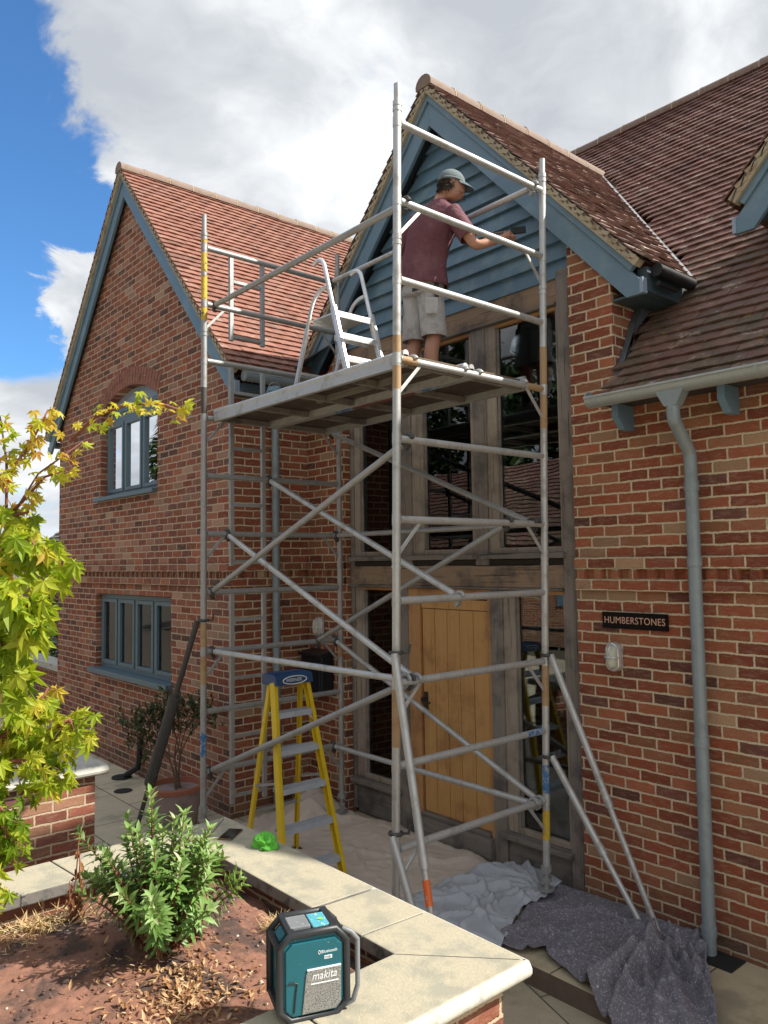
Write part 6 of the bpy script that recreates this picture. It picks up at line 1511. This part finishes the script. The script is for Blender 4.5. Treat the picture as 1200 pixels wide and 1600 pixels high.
# cap
mb = MB(); rg = []
for t in range(9):
    an = t/8*math.pi/2; rg.append(ell_ring(hp(-0.006-0.006*math.sin(an), 0, 0.020+0.098*math.sin(an)), hr, hf, 0.087*math.cos(an)+0.001, 0.108*math.cos(an)+0.001, 28))
mb.loft(rg); mb.loft([ell_ring(hp(-0.006, 0, 0.012), hr, hf, 0.0885, 0.1095, 28), ell_ring(hp(-0.006, 0, 0.030), hr, hf, 0.088, 0.109, 28)]); mb.lathe([(0.001, 0.004), (0.008, 0.002), (0.009, -0.002)], hp(-0.012, 0, 0.118), 8)
cap = mb.build('cap', 'cap_cloth', man, smooth='s')
mb = MB(); top = []; bot = []
for i in range(13):
    a = -1.15+2.3*i/12; i0 = hp(0.100*math.cos(a)-0.008, 0.083*math.sin(a), 0.018); ex = 0.088*max(0.0, math.cos(a*1.25))**0.55; o0 = i0+hf*ex-hu*(0.020+0.028*ex/0.088-0.012*math.cos(a*1.3))
    top.append((i0, o0))
b = len(mb.v)
for i0, o0 in top: mb.v += [i0+hu*0.002, i0.lerp(o0, 0.55)+hu*0.008, o0+hu*0.001, o0-hu*0.002, i0.lerp(o0, 0.55)+hu*0.004, i0-hu*0.003]
for i in range(12):
    for k in range(6): mb.face((b+i*6+k, b+i*6+(k+1) % 6, b+(i+1)*6+(k+1) % 6, b+(i+1)*6+k))
mb.build('brim', 'cap_brim', cap, smooth='s')
# T-shirt: torso loft and two sleeves
def lerp(a, b, t): return a+(b-a)*t
tor = [(0.860, -4.375, 4.225, 0.184, 0.142), (0.875, -4.375, 4.225, 0.194, 0.150), (0.91, -4.373, 4.225, 0.192, 0.146), (0.95, -4.372, 4.225, 0.188, 0.142), (0.995, -4.364, 4.225, 0.183, 0.139), (1.04, -4.355, 4.225, 0.179, 0.135), (1.09, -4.340, 4.225, 0.180, 0.136), (1.14, -4.325, 4.225, 0.180, 0.137), (1.19, -4.308, 4.225, 0.185, 0.140), (1.24, -4.290, 4.225, 0.191, 0.142), (1.285, -4.272, 4.23, 0.196, 0.142), (1.33, -4.255, 4.235, 0.199, 0.139), (1.39, -4.235, 4.24, 0.196, 0.125), (1.435, -4.222, 4.245, 0.165, 0.106), (1.468, -4.205, 4.252, 0.108, 0.085), (1.492, -4.195, 4.258, 0.070, 0.070), (1.505, -4.190, 4.262, 0.066, 0.068)]
sd_ = Vector((0.985, 0.13, -0.10)).normalized()
mb = MB(); rings = []
for z, x, y, rx_, ry_ in tor:
    n = 44; ring = []
    for i in range(n):
        a = 2*math.pi*i/n; ca_, sa_ = math.cos(a), math.sin(a)
        w = 0.020*noise.noise(Vector((ca_*1.6, sa_*1.6, z*5)))+0.030*max(0, 1-abs(noise.noise(Vector((ca_*2.2+z*3.0, sa_*2.2-z*2.2, z*1.5)))*3.2))*(0.35+max(0.0, 1.25-z))
        ex = 0.86
        p = Vector((x, y, H0+z))+sd_*(rx_+w)*math.copysign(abs(ca_)**ex, ca_)+Vector((-0.13, 0.985, 0))*(ry_+w)*math.copysign(abs(sa_)**ex, sa_)
        if z < 0.88: p.z += 0.010*noise.noise(Vector((a*2, 1, 1)))
        ring.append(p)
    rings.append(ring)
mb.loft(rings, False, False)
tshirt = mb.build('t_shirt', 'shirt', man, smooth='s', subsurf=1, solid=0.005)
def sleeve_(sh, el, frac, r0, r1, name):
    sh, el = Vector(sh), Vector(el); d = (el-sh).normalized(); a = d.orthogonal().normalized(); b = d.cross(a); rings = []
    for k in range(8):
        t = k/7; c = sh.lerp(el, -0.16+(frac+0.16)*t); r = lerp(r0, r1, min(1, t*1.2)); rings.append([c+(a*math.cos(q)+b*math.sin(q))*(r*(1+0.10*noise.noise(Vector((math.cos(q)*1.5, math.sin(q)*1.5, t*3+r0*50))))) for q in [2*math.pi*i/22 for i in range(22)]])
    m = MB(); m.loft(rings, True, False); m.build('sleeve', 'shirt', tshirt, smooth='s', subsurf=1, solid=0.004)
sleeve_(J['shR']+Vector((-0.015, 0, 0.0)), J['elR'], 0.72, 0.078, 0.074, 'R'); sleeve_(J['shL']+Vector((0.015, 0, 0.0)), J['elL'], 0.78, 0.078, 0.072, 'L')
# shorts
mb = MB(); rings = []
for z, x, rx_, ry_ in ((1.00, -4.375, .160, .124), (0.985, -4.376, .163, .126), (0.93, -4.38, .170, .135), (0.86, -4.385, .174, .140), (0.80, -4.388, .174, .135), (0.775, -4.39, .170, .128)):
    rings.append(ell_ring((x, 4.232, H0+z), sd_, (-0.1, 0.99, 0), rx_, ry_, 36, 0.88, 0.05, z*7))
mb.loft(rings, False, True); shorts = mb.build('shorts', 'shorts', man, smooth='s', subsurf=1)
for s, hip, kn in ((-1, 'hipL', 'kneeL'), (1, 'hipR', 'kneeR')):
    a = J[hip]+Vector((0.005*-s, 0, -0.05)); b_ = J[kn]+Vector((0.0, -0.005, -0.04)); rings = []
    for k in range(10):
        t = k/9; c = a.lerp(b_, t); r = lerp(0.096, 0.092, t); wr_ = 0.09
        rings.append(ell_ring(c, (1, 0, 0), (0, 1, 0), r*1.0, r*1.10, 28, 0.92, wr_, t*4+s*3))
    m = MB(); m.loft(rings, True, False); m.build('shorts_leg', 'shorts', shorts, smooth='s', subsurf=1, solid=0.005)
# pockets
MB().obox((-4.29, 4.082, H0+0.800), (1, 0.12, 0), (0, 0.12, 1), (0.12, -1, 0.1), 0.105, 0.030, 0.008).build('pocket', 'shorts_dark', shorts, bevel=0.004)
MB().obox((-4.545, 4.130, H0+0.700), (0.85, -0.5, 0), (-.1, 0.05, 1), (0.5, 0.85, 0), 0.055, 0.05, 0.012).build('pocket', 'shorts_dark', shorts, bevel=0.004)
MB().obox((-4.198, 4.20, H0+0.80), (0.3, 1, 0), (0, 0, 1), (1, -0.3, 0), 0.035, 0.13, 0.012).build('pocket', 'shorts_dark', shorts, bevel=0.004)
MB().obox((-4.205, 4.15, H0+0.66), (0.6, 0.8, 0), (0, 0, 1), (0.8, -0.6, 0), 0.10, 0.13, 0.012).build('pocket', 'shorts', shorts, bevel=0.006)
for s, an in ((-1, 'ankL'), (1, 'ankR')):
    c = J[an]; m = MB(); m.loft([ell_ring(c+Vector((0, 0.00, 0.06)), (1,0,0), (0,1,0), .046, .052, 16), ell_ring(c+Vector((0, 0.01, 0.0)), (1,0,0), (0,1,0), .050, .065, 16), ell_ring(c+Vector((0, 0.055, -0.045)), (1,0,0), (0,1,0), .052, .125, 16), ell_ring(c+Vector((0, 0.06, -0.088)), (1,0,0), (0,1,0), .053, .135, 16)])
    m.build('boot', 'boot', man, smooth='s', subsurf=1)
    m = MB(); m.tube([c+Vector((0, 0, 0.05)), c+Vector((0, 0, 0.13))], [0.047, 0.049], 14); m.build('sock', 'shorts_dark', man, smooth='s')
# brush in the right hand
bt = root('paint_brush', (-3.78, 4.68, H0+1.2), "flat paint brush in the painter's right hand", 'brush')
h0 = Vector((-3.835, 4.585, H0+1.228)); bd = Vector((0.72, 0.62, 0.06)).normalized()
MB().tube([h0-bd*0.10, h0-bd*0.03, h0+bd*0.05], [0.006, 0.010, 0.009], 10).build('handle', 'oak_sill', bt, smooth=True)
MB().bar(h0+bd*0.05, h0+bd*0.085, 0.018, 0.055, ru).build('ferrule', 'brush_dark', bt, bevel=0.002)
MB().bar(h0+bd*0.085, h0+bd*0.165, 0.016, 0.056, ru).build('bristles', 'brush_dark', bt, bevel=0.004)
